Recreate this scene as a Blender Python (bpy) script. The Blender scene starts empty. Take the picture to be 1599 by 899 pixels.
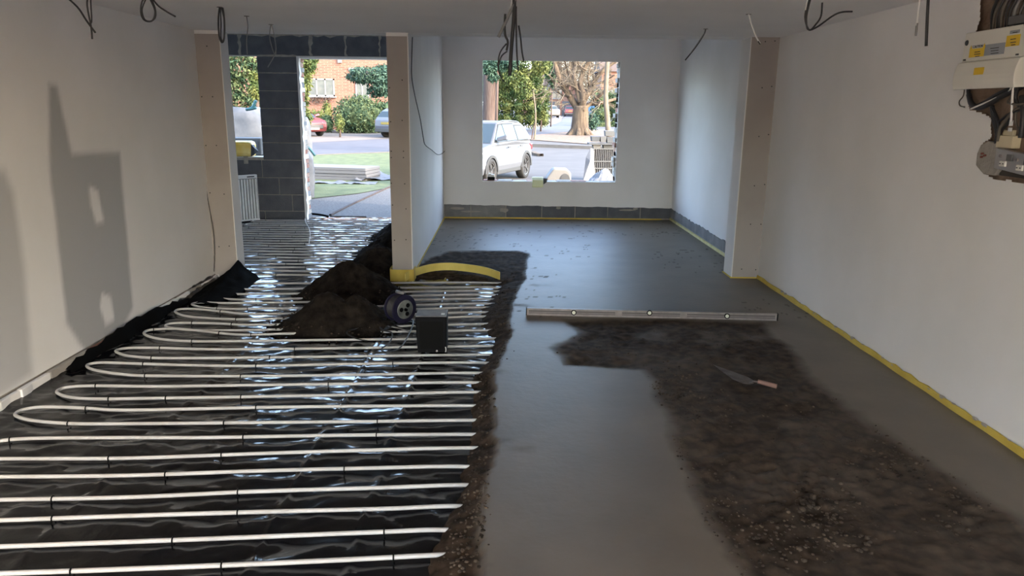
import bpy, bmesh, math, random
import numpy as np
from mathutils import Vector, Matrix
random.seed(7)
rng = np.random.default_rng(5)
S = bpy.context.scene
COL = S.collection
PI = math.pi

# ------------------------------------------------------------------ camera
F, PITCH, YAW, ROLL, H = 1147.8, 0.2392, 0.0135, 0.0114, 1.77
fw = Vector((math.sin(YAW)*math.cos(PITCH), math.cos(YAW)*math.cos(PITCH), -math.sin(PITCH)))
rt = Vector((math.cos(YAW), -math.sin(YAW), 0)); up = rt.cross(fw)
rt, up = rt*math.cos(ROLL)+up*math.sin(ROLL), -rt*math.sin(ROLL)+up*math.cos(ROLL)
cam_d = bpy.data.cameras.new('camera'); cam = bpy.data.objects.new('camera', cam_d); COL.objects.link(cam)
cam_d.sensor_fit = 'HORIZONTAL'; cam_d.sensor_width = 36; cam_d.lens = 36*F/1599; cam_d.clip_start = .05; cam_d.clip_end = 600
cam.matrix_world = Matrix(((rt.x, up.x, -fw.x, 0), (rt.y, up.y, -fw.y, 0), (rt.z, up.z, -fw.z, H), (0, 0, 0, 1)))
S.camera = cam

# ------------------------------------------------------------------ light
W = bpy.data.worlds.new('sky'); S.world = W; W.use_nodes = True
wn = W.node_tree; wn.nodes.clear()
sky = wn.nodes.new('ShaderNodeTexSky'); sky.sky_type = 'NISHITA'; sky.sun_disc = False
sky.sun_elevation = math.radians(28); sky.sun_rotation = math.radians(130); sky.air_density = 1.0; sky.dust_density = 2.5; sky.ozone_density = 1.2
bg = wn.nodes.new('ShaderNodeBackground'); bg.inputs[1].default_value = 1.15
wo = wn.nodes.new('ShaderNodeOutputWorld')
hs_ = wn.nodes.new('ShaderNodeHueSaturation'); hs_.inputs['Saturation'].default_value = .95   # thin bright cloud
wn.links.new(sky.outputs[0], hs_.inputs['Color']); wn.links.new(hs_.outputs[0], bg.inputs[0]); wn.links.new(bg.outputs[0], wo.inputs[0])
sd = bpy.data.lights.new('sun', 'SUN'); sd.energy = 2.8; sd.angle = math.radians(1.0); sd.color = (1, .93, .82)
so = bpy.data.objects.new('sun', sd); COL.objects.link(so)
so.rotation_euler = Vector((-.80, .35, -.47)).to_track_quat('-Z', 'Y').to_euler()   # the sun stands behind the house, to the right
so.location = (20, -20, 20)
S.view_settings.view_transform = 'Standard'; S.view_settings.look = 'None'
S.view_settings.gamma = 1; S.view_settings.use_curve_mapping = False
S.view_settings.exposure = 1.2

# ------------------------------------------------------------------ measuring helpers (pixel of the photograph -> point on a real plane)
def ray(x, y): return fw + rt*((x-799.5)/F) - up*((y-449.5)/F)
O = Vector((0, 0, H))
def onz(x, y, z=0.0):
    d = ray(x, y); return O + d*((z-H)/d.z)
def ony(x, y, Y):
    d = ray(x, y); return O + d*(Y/d.y)
def onx(x, y, X):
    d = ray(x, y); return O + d*(X/d.x)
GK = [(0, -.15), (21, -.15), (45, .26), (110, .8), (170, 1.4), (400, 4)]
def gz(y):
    for (a, p), (b, q) in zip(GK, GK[1:]):
        if y <= b: return p + (q-p)*max(0, (y-a))/(b-a)
    return GK[-1][1]
def ong(x, y):
    z = -.15
    for _ in range(40):
        p = onz(x, y, z)
        z = z*.6 + .4*gz(p.y)
    return Vector((p.x, p.y, gz(p.y)))

# ------------------------------------------------------------------ mesh helpers
class MB:
    def __init__(s): s.v = []; s.f = []; s.smooth = False
    def add(s, vs, fs, M=None):
        n = len(s.v)
        s.v += [tuple(M @ Vector(v)) if M else tuple(v) for v in vs]
        s.f += [tuple(i+n for i in f) for f in fs]; return s
    def box(s, a, b, M=None):
        (x0, y0, z0), (x1, y1, z1) = a, b
        return s.add([(x0,y0,z0),(x1,y0,z0),(x1,y1,z0),(x0,y1,z0),(x0,y0,z1),(x1,y0,z1),(x1,y1,z1),(x0,y1,z1)],
              [(0,3,2,1),(4,5,6,7),(0,1,5,4),(1,2,6,5),(2,3,7,6),(3,0,4,7)], M)
    def cbox(s, c, d, M=None): return s.box([c[i]-d[i]/2 for i in range(3)], [c[i]+d[i]/2 for i in range(3)], M)
    def prism(s, pts, a, b, axis='y', M=None):
        # pts in the plane across the axis, extruded a..b
        def p3(p, t):
            return (p[0], t, p[1]) if axis == 'y' else ((t, p[0], p[1]) if axis == 'x' else (p[0], p[1], t))
        n = len(pts)
        vs = [p3(p, a) for p in pts] + [p3(p, b) for p in pts]
        fs = [tuple(range(n))[::-1], tuple(range(n, 2*n))] + [(i, (i+1) % n, (i+1) % n+n, i+n) for i in range(n)]
        return s.add(vs, fs, M)
    def tube(s, pts, r, n=8, smooth=0, caps=True):
        pts = [Vector(p) for p in pts]
        if smooth: pts = catmull(pts, smooth)
        rr = r if isinstance(r, (list, tuple)) else None
        m = len(pts); base = len(s.v); prev = None
        for i, p in enumerate(pts):
            t = (pts[min(i+1, m-1)]-pts[max(i-1, 0)])
            if t.length < 1e-9: t = Vector((0, 0, 1))
            t.normalize()
            if prev is None: a = t.orthogonal().normalized()
            else:
                a = prev - t*prev.dot(t)
                a = a.normalized() if a.length > 1e-6 else t.orthogonal().normalized()
            prev = a; b = t.cross(a)
            q = (rr[0]+(rr[-1]-rr[0])*i/(m-1)) if rr else r
            for k in range(n):
                an = 2*PI*k/n; s.v.append(tuple(p + a*(q*math.cos(an)) + b*(q*math.sin(an))))
        for i in range(m-1):
            for k in range(n):
                s.f.append((base+i*n+k, base+i*n+(k+1) % n, base+(i+1)*n+(k+1) % n, base+(i+1)*n+k))
        if caps:
            s.f.append(tuple(base+k for k in range(n))[::-1]); s.f.append(tuple(base+(m-1)*n+k for k in range(n)))
        s.smooth = True; return s
    def lathe(s, prof, n=24, M=None):
        vs = []; fs = []
        for (r, z) in prof:
            for k in range(n):
                a = 2*PI*k/n; vs.append((r*math.cos(a), r*math.sin(a), z))
        for i in range(len(prof)-1):
            for k in range(n): fs.append((i*n+k, i*n+(k+1) % n, (i+1)*n+(k+1) % n, (i+1)*n+k))
        if prof[0][0] > 1e-4: fs.append(tuple(range(n))[::-1])
        if prof[-1][0] > 1e-4: fs.append(tuple((len(prof)-1)*n+k for k in range(n)))
        return s.add(vs, fs, M)
def catmull(p, k):
    out = []
    for i in range(len(p)-1):
        a = p[max(i-1, 0)]; b = p[i]; c = p[i+1]; d = p[min(i+2, len(p)-1)]
        for j in range(k):
            t = j/k
            out.append(.5*((2*b)+(c-a)*t+(2*a-5*b+4*c-d)*t*t+(3*b-a-3*c+d)*t**3))
    out.append(p[-1]); return out
def tag(o, label=None, cat=None, group=None, kind=None):
    if label: o['label'] = label
    if cat: o['category'] = cat
    if group: o['group'] = group
    if kind: o['kind'] = kind
    return o
def obj(name, mb, m=None, parent=None, smooth=None, bevel=0, label=None, cat=None, group=None, kind=None, loc=None):
    me = bpy.data.meshes.new(name); me.from_pydata([tuple(v) for v in mb.v], [], mb.f); me.update()
    o = bpy.data.objects.new(name, me); COL.objects.link(o)
    if m: me.materials.append(m)
    sm = mb.smooth if smooth is None else smooth
    if sm:
        me.polygons.foreach_set('use_smooth', [True]*len(me.polygons))
    if bevel:
        b = o.modifiers.new('bevel', 'BEVEL'); b.width = bevel; b.segments = 2; b.limit_method = 'ANGLE'
    if parent: 
        o.parent = parent
        o.matrix_parent_inverse = parent.matrix_world.inverted()
    if loc: o.location = loc
    return tag(o, label, cat, group, kind)
def thing(name, loc, label, cat, group=None, rot=None):
    o = bpy.data.objects.new(name, None); COL.objects.link(o); o.location = loc
    o.empty_display_size = .1
    if rot: o.rotation_euler = rot
    tag(o, label, cat, group)
    o.matrix_world = Matrix.LocRotScale(Vector(loc), Matrix.Rotation(rot[2], 3, 'Z').to_quaternion() if rot else None, None)
    return o
def part(name, mb, m, t, **k):
    """a part given in its thing's own coordinates"""
    o = obj(name, mb, m, **k); o.parent = t; return o
def grid(name, X, Y, Z, m, mask=None, attrs=None, parent=None, smooth=True, kind=None, label=None, cat=None):
    """X,Y,Z are (rows, cols) arrays; mask marks the faces kept"""
    r, c = X.shape
    idx = np.arange(r*c).reshape(r, c)
    fa = np.stack([idx[:-1, :-1], idx[:-1, 1:], idx[1:, 1:], idx[1:, :-1]], -1).reshape(-1, 4)
    if mask is not None: fa = fa[mask.reshape(-1)]
    used, inv = np.unique(fa, return_inverse=True); fa = inv.reshape(-1, 4)
    co = np.stack([X, Y, Z], -1).reshape(-1, 3)[used]
    me = bpy.data.meshes.new(name)
    me.vertices.add(len(co)); me.vertices.foreach_set('co', co.ravel().astype(np.float32))
    me.loops.add(fa.size); me.loops.foreach_set('vertex_index', fa.ravel().astype(np.int32))
    me.polygons.add(len(fa)); me.polygons.foreach_set('loop_start', np.arange(0, fa.size, 4, dtype=np.int32))
    me.update(calc_edges=True)
    me.polygons.foreach_set('use_smooth', np.full(len(fa), smooth))
    for an, av in (attrs or {}).items():
        a = me.attributes.new(an, 'FLOAT', 'POINT'); a.data.foreach_set('value', av.reshape(-1)[used].astype(np.float32))
    me.validate(); me.materials.append(m)
    o = bpy.data.objects.new(name, me); COL.objects.link(o)
    if parent: o.parent = parent
    return tag(o, label, cat, None, kind)
# value noise
_perm = rng.random((256, 256))
def vnoise(x, y):
    xi = np.floor(x).astype(int); yi = np.floor(y).astype(int); fx = x-xi; fy = y-yi
    fx = fx*fx*(3-2*fx); fy = fy*fy*(3-2*fy)
    g = lambda a, b: _perm[a & 255, b & 255]
    return (g(xi, yi)*(1-fx)+g(xi+1, yi)*fx)*(1-fy)+(g(xi, yi+1)*(1-fx)+g(xi+1, yi+1)*fx)*fy
def fbm(x, y, o=4, g=.5):
    s = 0; a = 1; t = 0
    for i in range(o): s = s+a*vnoise(x*2**i+i*17.3, y*2**i+i*9.1); t += a; a *= g
    return s/t*2-1
def pdist(px, py, poly):
    """signed distance to a polygon, positive inside"""
    d = np.full(px.shape, 1e9); ins = np.zeros(px.shape, bool); n = len(poly)
    for i in range(n):
        (ax, ay), (bx, by) = poly[i], poly[(i+1) % n]
        ex, ey = bx-ax, by-ay; L = ex*ex+ey*ey+1e-12
        t = np.clip(((px-ax)*ex+(py-ay)*ey)/L, 0, 1)
        d = np.minimum(d, np.hypot(px-ax-t*ex, py-ay-t*ey))
        c = ((ay > py) != (by > py))
        with np.errstate(divide='ignore', invalid='ignore'):
            ins ^= c & (px < (bx-ax)*(py-ay)/((by-ay) if by != ay else 1e-9)+ax)
    return np.where(ins, d, -d)

# ------------------------------------------------------------------ materials
def mat(name, c, r=.7, metal=0, c2=None, scale=6, detail=5, bump=0, bscale=None, stretch=None, emit=None, spec=None, coat=0, lo=.35, hi=.65, attr=None, c3=None, r3=None, trans=0):
    sc_ = lambda q: tuple(v*KA for v in q)
    c = sc_(c); c2 = sc_(c2) if c2 else None
    m = bpy.data.materials.new(name); m.use_nodes = True; nt = m.node_tree; b = nt.nodes['Principled BSDF']
    b.inputs['Base Color'].default_value = (*c, 1); b.inputs['Roughness'].default_value = r; b.inputs['Metallic'].default_value = metal
    if spec is not None: b.inputs['Specular IOR Level'].default_value = spec
    if coat: b.inputs['Coat Weight'].default_value = coat; b.inputs['Coat Roughness'].default_value = .1
    if trans: b.inputs['Transmission Weight'].default_value = trans
    L = nt.links.new
    tc = nt.nodes.new('ShaderNodeTexCoord'); mp = nt.nodes.new('ShaderNodeMapping'); L(tc.outputs['Object'], mp.inputs[0])
    if stretch: mp.inputs['Scale'].default_value = stretch
    col = None
    if c2:
        n = nt.nodes.new('ShaderNodeTexNoise'); n.inputs['Scale'].default_value = scale; n.inputs['Detail'].default_value = detail; L(mp.outputs[0], n.inputs[0])
        cr = nt.nodes.new('ShaderNodeValToRGB'); cr.color_ramp.elements[0].position = lo; cr.color_ramp.elements[1].position = hi
        cr.color_ramp.elements[0].color = (*c, 1); cr.color_ramp.elements[1].color = (*c2, 1)
        L(n.outputs[0], cr.inputs[0]); col = cr.outputs[0]; L(col, b.inputs['Base Color'])
    if attr:
        at = nt.nodes.new('ShaderNodeAttribute'); at.attribute_name = attr
        mx = nt.nodes.new('ShaderNodeMix'); mx.data_type = 'RGBA'; L(at.outputs['Fac'], mx.inputs[0])
        if col: L(col, mx.inputs[6])
        else: mx.inputs[6].default_value = (*c, 1)
        if isinstance(c3, tuple) and len(c3) == 2:
            n = nt.nodes.new('ShaderNodeTexNoise'); n.inputs['Scale'].default_value = 14; n.inputs['Detail'].default_value = 8; L(mp.outputs[0], n.inputs[0])
            cr = nt.nodes.new('ShaderNodeValToRGB'); cr.color_ramp.elements[0].position = .38; cr.color_ramp.elements[1].position = .66
            cr.color_ramp.elements[0].color = (*c3[0], 1); cr.color_ramp.elements[1].color = (*c3[1], 1)
            L(n.outputs[0], cr.inputs[0]); L(cr.outputs[0], mx.inputs[7])
        else: mx.inputs[7].default_value = (*c3, 1)
        L(mx.outputs[2], b.inputs['Base Color'])
        if r3 is not None:
            mr = nt.nodes.new('ShaderNodeMapRange'); mr.inputs[3].default_value = r; mr.inputs[4].default_value = r3
            L(at.outputs['Fac'], mr.inputs[0]); L(mr.outputs[0], b.inputs['Roughness'])
            ms = nt.nodes.new('ShaderNodeMapRange'); ms.inputs[3].default_value = spec; ms.inputs[4].default_value = .12; L(at.outputs['Fac'], ms.inputs[0]); L(ms.outputs[0], b.inputs['Specular IOR Level'])
    if bump:
        n = nt.nodes.new('ShaderNodeTexNoise'); n.inputs['Scale'].default_value = bscale or scale*4; n.inputs['Detail'].default_value = 8; L(mp.outputs[0], n.inputs[0])
        bp = nt.nodes.new('ShaderNodeBump'); bp.inputs['Strength'].default_value = bump; bp.inputs['Distance'].default_value = .02
        L(n.outputs[0], bp.inputs['Height']); L(bp.outputs[0], b.inputs['Normal'])
    if emit: b.inputs['Emission Color'].default_value = (*emit, 1); b.inputs['Emission Strength'].default_value = 1
    return m
KA = 1.0
M = {}
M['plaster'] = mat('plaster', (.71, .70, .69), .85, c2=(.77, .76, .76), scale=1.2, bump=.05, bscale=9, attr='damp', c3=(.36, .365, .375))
M['ceiling'] = mat('ceiling_paint', (.80, .79, .79), .9, c2=(.84, .83, .83), scale=1.5)
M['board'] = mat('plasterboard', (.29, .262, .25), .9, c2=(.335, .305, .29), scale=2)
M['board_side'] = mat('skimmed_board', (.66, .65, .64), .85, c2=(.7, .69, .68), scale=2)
M['edge_bead'] = mat('bead', (.72, .71, .69), .6)
M['block'] = mat('concrete_block', (.085, .09, .105), .9, c2=(.12, .125, .14), scale=5, bump=.35, bscale=90)
M['block2'] = mat('concrete_block_pale', (.15, .15, .16), .9, c2=(.24, .235, .23), scale=4, bump=.35, bscale=60)
M['mortar'] = mat('mortar', (.30, .27, .23), .95, c2=(.40, .36, .31), scale=14, bump=.5, bscale=60)
M['rawbrick'] = mat('raw_brick', (.28, .10, .06), .95, c2=(.36, .25, .19), scale=9, bump=.5, bscale=50)
M['rawclay'] = mat('clay_backing', (.20, .13, .09), .95, c2=(.30, .22, .16), scale=5, bump=.5, bscale=30)
M['screed'] = mat('screed', (.112, .089, .064), .52, c2=(.142, .114, .083), scale=2.2, bump=.10, bscale=18, attr='mix', c3=((.018, .012, .008), (.066, .044, .029)), r3=.92, spec=.8)
M['heap'] = mat('damp_screed_heap', (.009, .007, .006), 1, c2=(.024, .019, .015), spec=.08, scale=12, bump=.6, bscale=60)
M['clod'] = mat('clod', (.022, .016, .011), .95, c2=(.085, .062, .044), spec=.2, scale=7, bump=.4, bscale=60)
M['poly'] = mat('polythene', (.005, .005, .007), .13, c2=(.013, .012, .011), scale=3.5, lo=.5, hi=.75, bump=.16, bscale=11, spec=.30)
M['poly_matt'] = mat('polythene_fold', (.004, .004, .004), .85, bump=.3, bscale=12, spec=.02)
M['pipe'] = mat('pex_pipe', (.50, .485, .465), .42, c2=(.43, .41, .385), scale=5)
M['clip'] = mat('clip_black', (.004, .004, .004), .7, spec=.08)
M['foam'] = mat('edge_foam', (.60, .45, .09), .75, c2=(.50, .36, .06), scale=6)
M['foam_light'] = mat('loose_foam', (.72, .60, .17), .75, c2=(.66, .53, .13), scale=6)
M['foam_pale'] = mat('edge_foam_pale', (.66, .61, .32), .75, c2=(.56, .48, .2), scale=9)
M['cable'] = mat('cable_black', (.02, .02, .022), .5)
M['cable_grey'] = mat('cable_grey', (.20, .20, .20), .5)
M['cable_white'] = mat('cable_white', (.72, .72, .70), .5)
M['black'] = mat('black_plastic', (.004, .004, .005), .55, spec=.08)
M['grey_lid'] = mat('grey_plastic', (.13, .13, .14), .45, c2=(.2, .2, .2), scale=14)
M['blue_drum'] = mat('drum_plastic', (.008, .007, .022), .5, spec=.25, c2=(.016, .014, .032), scale=9)
M['dust_face'] = mat('drum_face', (.05, .055, .055), .5, c2=(.17, .18, .165), scale=11)
M['alu'] = mat('aluminium', (.20, .175, .17), .4, metal=.3, c2=(.27, .24, .23), scale=20)
M['alu_dark'] = mat('aluminium_recess', (.10, .085, .085), .5)
M['steel'] = mat('steel', (.13, .11, .10), .55, metal=.4, c2=(.07, .052, .04), scale=12)
M['vial'] = mat('vial', (.7, .72, .6), .2)
M['handle'] = mat('rubber_handle', (.24, .13, .10), .6, c2=(.15, .09, .07), scale=12)
M['white_p'] = mat('white_plastic', (.66, .64, .58), .5)
M['sticker_y'] = mat('sticker_yellow', (.72, .48, .03), .6)
M['sticker_g'] = mat('sticker_grey', (.28, .30, .33), .6)
M['ink'] = mat('ink', (.03, .03, .03), .6)
M['rad'] = mat('radiator_white', (.62, .61, .59), .4, c2=(.55, .54, .52), scale=5)
M['chrome'] = mat('chrome', (.40, .37, .35), .42, metal=.7)
M['redplug'] = mat('red_plug', (.16, .035, .02), .6)
M['mortar_grey'] = mat('grey_filler', (.28, .26, .23), .9, c2=(.34, .31, .28), scale=9, bump=.4)
M['cream'] = mat('cream_plastic', (.55, .48, .33), .5)
# outside
KA = .18  # outdoor colours darkened in place of dimmer daylight, against washing out
M['asphalt'] = mat('asphalt', (.20, .20, .25), .85, c2=(.25, .25, .30), scale=1.5, bump=.1)
M['drive'] = mat('concrete_drive', (.17, .16, .16), .9, c2=(.24, .225, .22), scale=.9, bump=.2)
M['gravel'] = mat('gravel', (.27, .25, .235), .95, c2=(.48, .45, .42), scale=22, bump=.8, bscale=30)
M['grass'] = mat('grass', (.15, .24, .05), .95, c2=(.34, .42, .14), scale=3, detail=9, bump=.8, bscale=30)
M['leaflit'] = mat('leaf_litter', (.42, .25, .15), .95, c2=(.62, .45, .32), scale=5, detail=9, bump=.8, bscale=20)
M['pave'] = mat('pavement', (.42, .34, .29), .9, c2=(.5, .42, .36), scale=1)
M['kerb'] = mat('kerb_stone', (.23, .22, .21), .9, c2=(.3, .29, .27), scale=4)
M['kerbw'] = mat('kerb_pale', (.7, .62, .56), .9)
M['timber'] = mat('old_timber', (.22, .19, .16), .9, c2=(.32, .28, .24), scale=8)
def leafmat(name, a, b, sc=1.2):
    return mat(name, a, .75, c2=b, scale=sc, detail=3, lo=.4, hi=.6, spec=.25)
M['yew'] = leafmat('leaf_dark', (.03, .10, .045), (.12, .24, .10), 2.5)
M['blue_fir'] = leafmat('leaf_blue', (.05, .16, .10), (.16, .32, .22), 2.5)
M['laurel'] = leafmat('leaf_laurel', (.045, .14, .06), (.30, .40, .16), 3)
M['golden'] = leafmat('leaf_golden', (.16, .26, .05), (.42, .46, .12), 2)
M['conifer'] = leafmat('leaf_conifer', (.07, .16, .03), (.34, .40, .10), 1.8)
M['twig'] = leafmat('twig', (.30, .20, .14), (.50, .38, .24), 1.5)
M['bark'] = mat('bark', (.15, .095, .06), .95, c2=(.42, .30, .18), scale=3, stretch=(4, 4, .6), bump=.9, bscale=5)
M['bark_red'] = mat('bark_red', (.16, .09, .07), .95, c2=(.30, .21, .17), scale=4, stretch=(4, 4, .5), bump=.9, bscale=6)
M['bark_pale'] = mat('bark_pale', (.38, .29, .19), .9, c2=(.50, .41, .29), scale=3)
M['carpaint'] = mat('car_silver', (.36, .39, .45), .5, metal=.1, spec=.15)
M['carred'] = mat('car_red', (.52, .13, .14), .3, spec=.3)
M['carblue'] = mat('car_blue_silver', (.34, .38, .50), .3, spec=.3)
M['carwhite'] = mat('car_white', (.55, .55, .56), .3, spec=.3)
M['glass'] = mat('car_glass', (.10, .15, .17), .12, spec=.28)
M['tyre'] = mat('tyre', (.02, .02, .021), .8)
M['rim'] = mat('alloy', (.45, .46, .48), .3, metal=.6)
M['trim'] = mat('grey_trim', (.10, .105, .11), .6)
M['lamp_r'] = mat('tail_lamp', (.55, .02, .03), .25, coat=.5)
M['lamp_w'] = mat('head_lamp', (.7, .72, .74), .15, coat=.5)
M['plate_y'] = mat('plate_yellow', (.75, .55, .05), .5)
M['white_film'] = mat('white_sheet', (.56, .58, .61), .6, c2=(.36, .39, .44), spec=.2, scale=4, bump=.5, bscale=5)
M['styro'] = mat('polystyrene', (.50, .50, .51), .8)
M['teal'] = mat('strap_teal', (.02, .28, .34), .6)
M['upvc'] = mat('white_frame', (.64, .64, .64), .6, spec=.2)
M['pane'] = mat('window_pane', (.16, .21, .24), .12, coat=.3, c2=(.30, .33, .33), scale=3)
M['garage'] = mat('garage_door', (.07, .09, .13), .5)
M['rooftile'] = mat('roof_tile', (.24, .16, .13), .9, c2=(.3, .2, .16), scale=3)
M['blue_bin'] = mat('blue_bin', (.03, .25, .62), .5)
M['planter'] = mat('planter', (.12, .14, .17), .7, c2=(.2, .22, .24), scale=5)
M['planter_p'] = mat('planter_pale', (.27, .285, .29), .8)
KA = 1
M['yellow_bag'] = mat('yellow_film', (.9, .62, .10), .4, c2=(.95, .78, .3), scale=5, bump=.5, bscale=12)
M['lime_roll'] = mat('lime_roll', (.80, .84, .55), .7)
M['lawn_soil'] = M['leaflit']
def brickmat():
    m = bpy.data.materials.new('far_brickwork'); m.use_nodes = True; nt = m.node_tree; b = nt.nodes['Principled BSDF']; L = nt.links.new
    tc = nt.nodes.new('ShaderNodeTexCoord'); mp = nt.nodes.new('ShaderNodeMapping'); L(tc.outputs['Object'], mp.inputs[0])
    mp.inputs['Rotation'].default_value = (PI/2, 0, 0)
    br = nt.nodes.new('ShaderNodeTexBrick'); L(mp.outputs[0], br.inputs[0])
    br.inputs['Color1'].default_value = (.085, .026, .014, 1); br.inputs['Color2'].default_value = (.125, .048, .028, 1); br.inputs['Mortar'].default_value = (.135, .085, .062, 1)
    br.inputs['Scale'].default_value = 1; br.inputs['Brick Width'].default_value = .45; br.inputs['Row Height'].default_value = .105; br.inputs['Mortar Size'].default_value = .02
    L(br.outputs[0], b.inputs['Base Color']); b.inputs['Roughness'].default_value = .9; return m
M['brickwork'] = brickmat()

# ------------------------------------------------------------------ the shell
XL, XR, ZC, YB, YP = -3.11, 2.79, 2.5, 12.12, 7.8
YL = 12.27            # inner face of the block wall in the left room
XPL, XPR = -1.19, -.975   # partition between the two front rooms
ZM = -.078            # membrane level
YR = -3.1             # rear of the room, behind the camera

def wall_grid(name, axis, at, u0, u1, z0, z1, step=.03, hole=None, damp=None, push=None, fine=None):
    nu = max(2, int((u1-u0)/step)+1); nz = max(2, int((z1-z0)/step)+1)
    uu = np.linspace(u0, u1, nu)
    if fine: uu = np.unique(np.concatenate([uu[(uu < fine[0]) | (uu > fine[1])], np.arange(fine[0], fine[1], .008)])); zz_ = np.arange(z0, z1+.001, .010)
    else: zz_ = np.linspace(z0, z1, nz)
    U, Z = np.meshgrid(uu, zz_)
    d = np.zeros_like(U) if damp is None else damp(U, Z)
    A = np.full_like(U, at)
    if push is not None: A = A + push(U, Z)
    msk = None
    if hole is not None:
        Uc = (U[:-1, :-1]+U[1:, 1:])/2; Zc = (Z[:-1, :-1]+Z[1:, 1:])/2; msk = ~hole(Uc, Zc)
    if axis == 'x': X, Y = A, U
    else: X, Y = U, A
    o = grid(name, X, Y, Z, M['plaster'], mask=msk, attrs={'damp': d}, kind='structure', smooth=False)
    return o

def P2(poly, f):  # pixel polygon to wall coordinates
    return [f(*p) for p in poly]
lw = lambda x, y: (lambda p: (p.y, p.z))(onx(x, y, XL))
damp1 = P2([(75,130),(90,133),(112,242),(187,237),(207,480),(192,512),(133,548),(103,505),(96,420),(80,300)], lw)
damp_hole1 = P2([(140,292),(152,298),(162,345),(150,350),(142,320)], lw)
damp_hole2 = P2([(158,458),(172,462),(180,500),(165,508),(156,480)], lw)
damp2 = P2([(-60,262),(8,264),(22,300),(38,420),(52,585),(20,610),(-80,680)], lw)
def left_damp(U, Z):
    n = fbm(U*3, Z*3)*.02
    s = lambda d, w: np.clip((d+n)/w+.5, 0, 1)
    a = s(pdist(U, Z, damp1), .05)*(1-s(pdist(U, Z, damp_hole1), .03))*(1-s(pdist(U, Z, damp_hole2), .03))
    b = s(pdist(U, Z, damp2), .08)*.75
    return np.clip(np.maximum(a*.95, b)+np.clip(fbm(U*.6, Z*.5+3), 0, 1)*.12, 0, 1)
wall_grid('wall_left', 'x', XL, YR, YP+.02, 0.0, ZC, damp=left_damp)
rwf = lambda x, y: (lambda p: (p.y, p.z))(onx(x, y, XR))
holepoly = P2([(1533,-60),(1531,30),(1524,50),(1514,120),(1510,142),(1514,170),(1530,176),(1547,184),(1548,214),(1534,222),(1528,262),(1546,280),(1600,284),(1680,290),(1680,-60)], rwf)
wall_grid('wall_right', 'x', XR, YR, YB, 0.03, 2.95, step=.08, fine=(3.3, 4.75), hole=lambda U, Z: pdist(U, Z, holepoly)+fbm(U*9, Z*9)*.018 > 0, damp=lambda U, Z: np.clip(fbm(U*.5, Z*.3)*.35, 0, 1))
# outer skins so that the wall have thickness, the recess behind the fuse board
b = MB(); b.box((XR+.045, YR, -.3), (XR+.3, YB+.3, 3.0)); obj('wall_right_masonry', b, M['rawclay'], kind='structure')
b = MB(); b.box((XL-.12, YR, -.3), (XL-.012, YP+.22, 3.0)); obj('wall_left_masonry', b, M['mortar'], kind='structure')
for yy in (holepoly[-2][0], ):
    pass
# front wall with its window hole: wall_back
WX0, WX1, WZ0, WZ1 = -.346, 1.84, .609, 2.513
def backhole(U, Z): 
    return (U > WX0) & (U < WX1) & (Z > WZ0) & (Z < WZ1)
us = np.unique(np.concatenate([np.linspace(XPR, WX0, 22), np.linspace(WX0, WX1, 60), np.linspace(WX1, XR, 30)]))
zs = np.unique(np.concatenate([np.linspace(.21, WZ0, 14), np.linspace(WZ0, WZ1, 50), np.linspace(WZ1, 2.95, 14)]))
U, Z = np.meshgrid(us, zs)
Zs = Z.copy(); Zs[0] = .222-.025*(U[0]-XPR)/3.7+fbm(U[0]*7, U[0]*0)*.012
grid('wall_back', U, np.full_like(U, YB), Zs, M['plaster'], mask=~backhole((U[:-1, :-1]+U[1:, 1:])/2, (Z[:-1, :-1]+Z[1:, 1:])/2), attrs={'damp': np.clip(.25*fbm(U, Z), 0, 1)}, kind='structure', smooth=False)
b = MB(); T = .29
b.box((XPR-.2, YB+.02, -.3), (WX0, YB+T, 3.0)); b.box((WX1, YB+.02, -.3), (XR+.3, YB+T, 3.0))
b.box((WX0, YB+.02, -.3), (WX1, YB+T, WZ0-.015)); b.box((WX0, YB+.02, WZ1+.01), (WX1, YB+T, 3.0))
wm = obj('wall_back_masonry', b, M['mortar'], kind='structure')
# ragged reveal of the window hole: plaster edge and broken brick ends
rev = thing('window_reveal', ((WX0+WX1)/2, YB+.1, WZ0), 'raw edge of broken plaster and brick round the square window hole', 'window reveal'); rev['kind'] = 'structure'
del rev['category']
for k in range(24):
    z = WZ0+.02+k*.0785+random.uniform(-.008, .008); dx = random.uniform(.0, .045)*(random.random() < .6)
    b = MB(); b.box((WX1-dx, YB+.03, z), (WX1+.05, YB+.28, z+.066)); obj('brick', b, M['rawbrick'] if k in (5, 6, 7, 14) else M['mortar'] if random.random() < .4 else M['mortar_grey'], rev)
for k in range(9):
    x = WX0+.02+k*.243
    b = MB(); b.box((x, YB+.04, WZ0-.03), (x+.225, YB+.27, WZ0+random.uniform(.0, .016))); obj('brick', b, M['mortar'] if k % 3 else M['rawbrick'], rev)
b = MB()
for (x0, x1, z0, z1) in ((WX0-.006, WX0+.006, WZ0, WZ1), (WX1-.006, WX1+.006, WZ0, WZ1), (WX0, WX1, WZ0-.006, WZ0+.006), (WX0, WX1, WZ1-.006, WZ1+.006)):
    b.box((x0, YB-.006, z0), (x1, YB+.03, z1))
obj('corner_bead', b, M['edge_bead'], rev)

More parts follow.
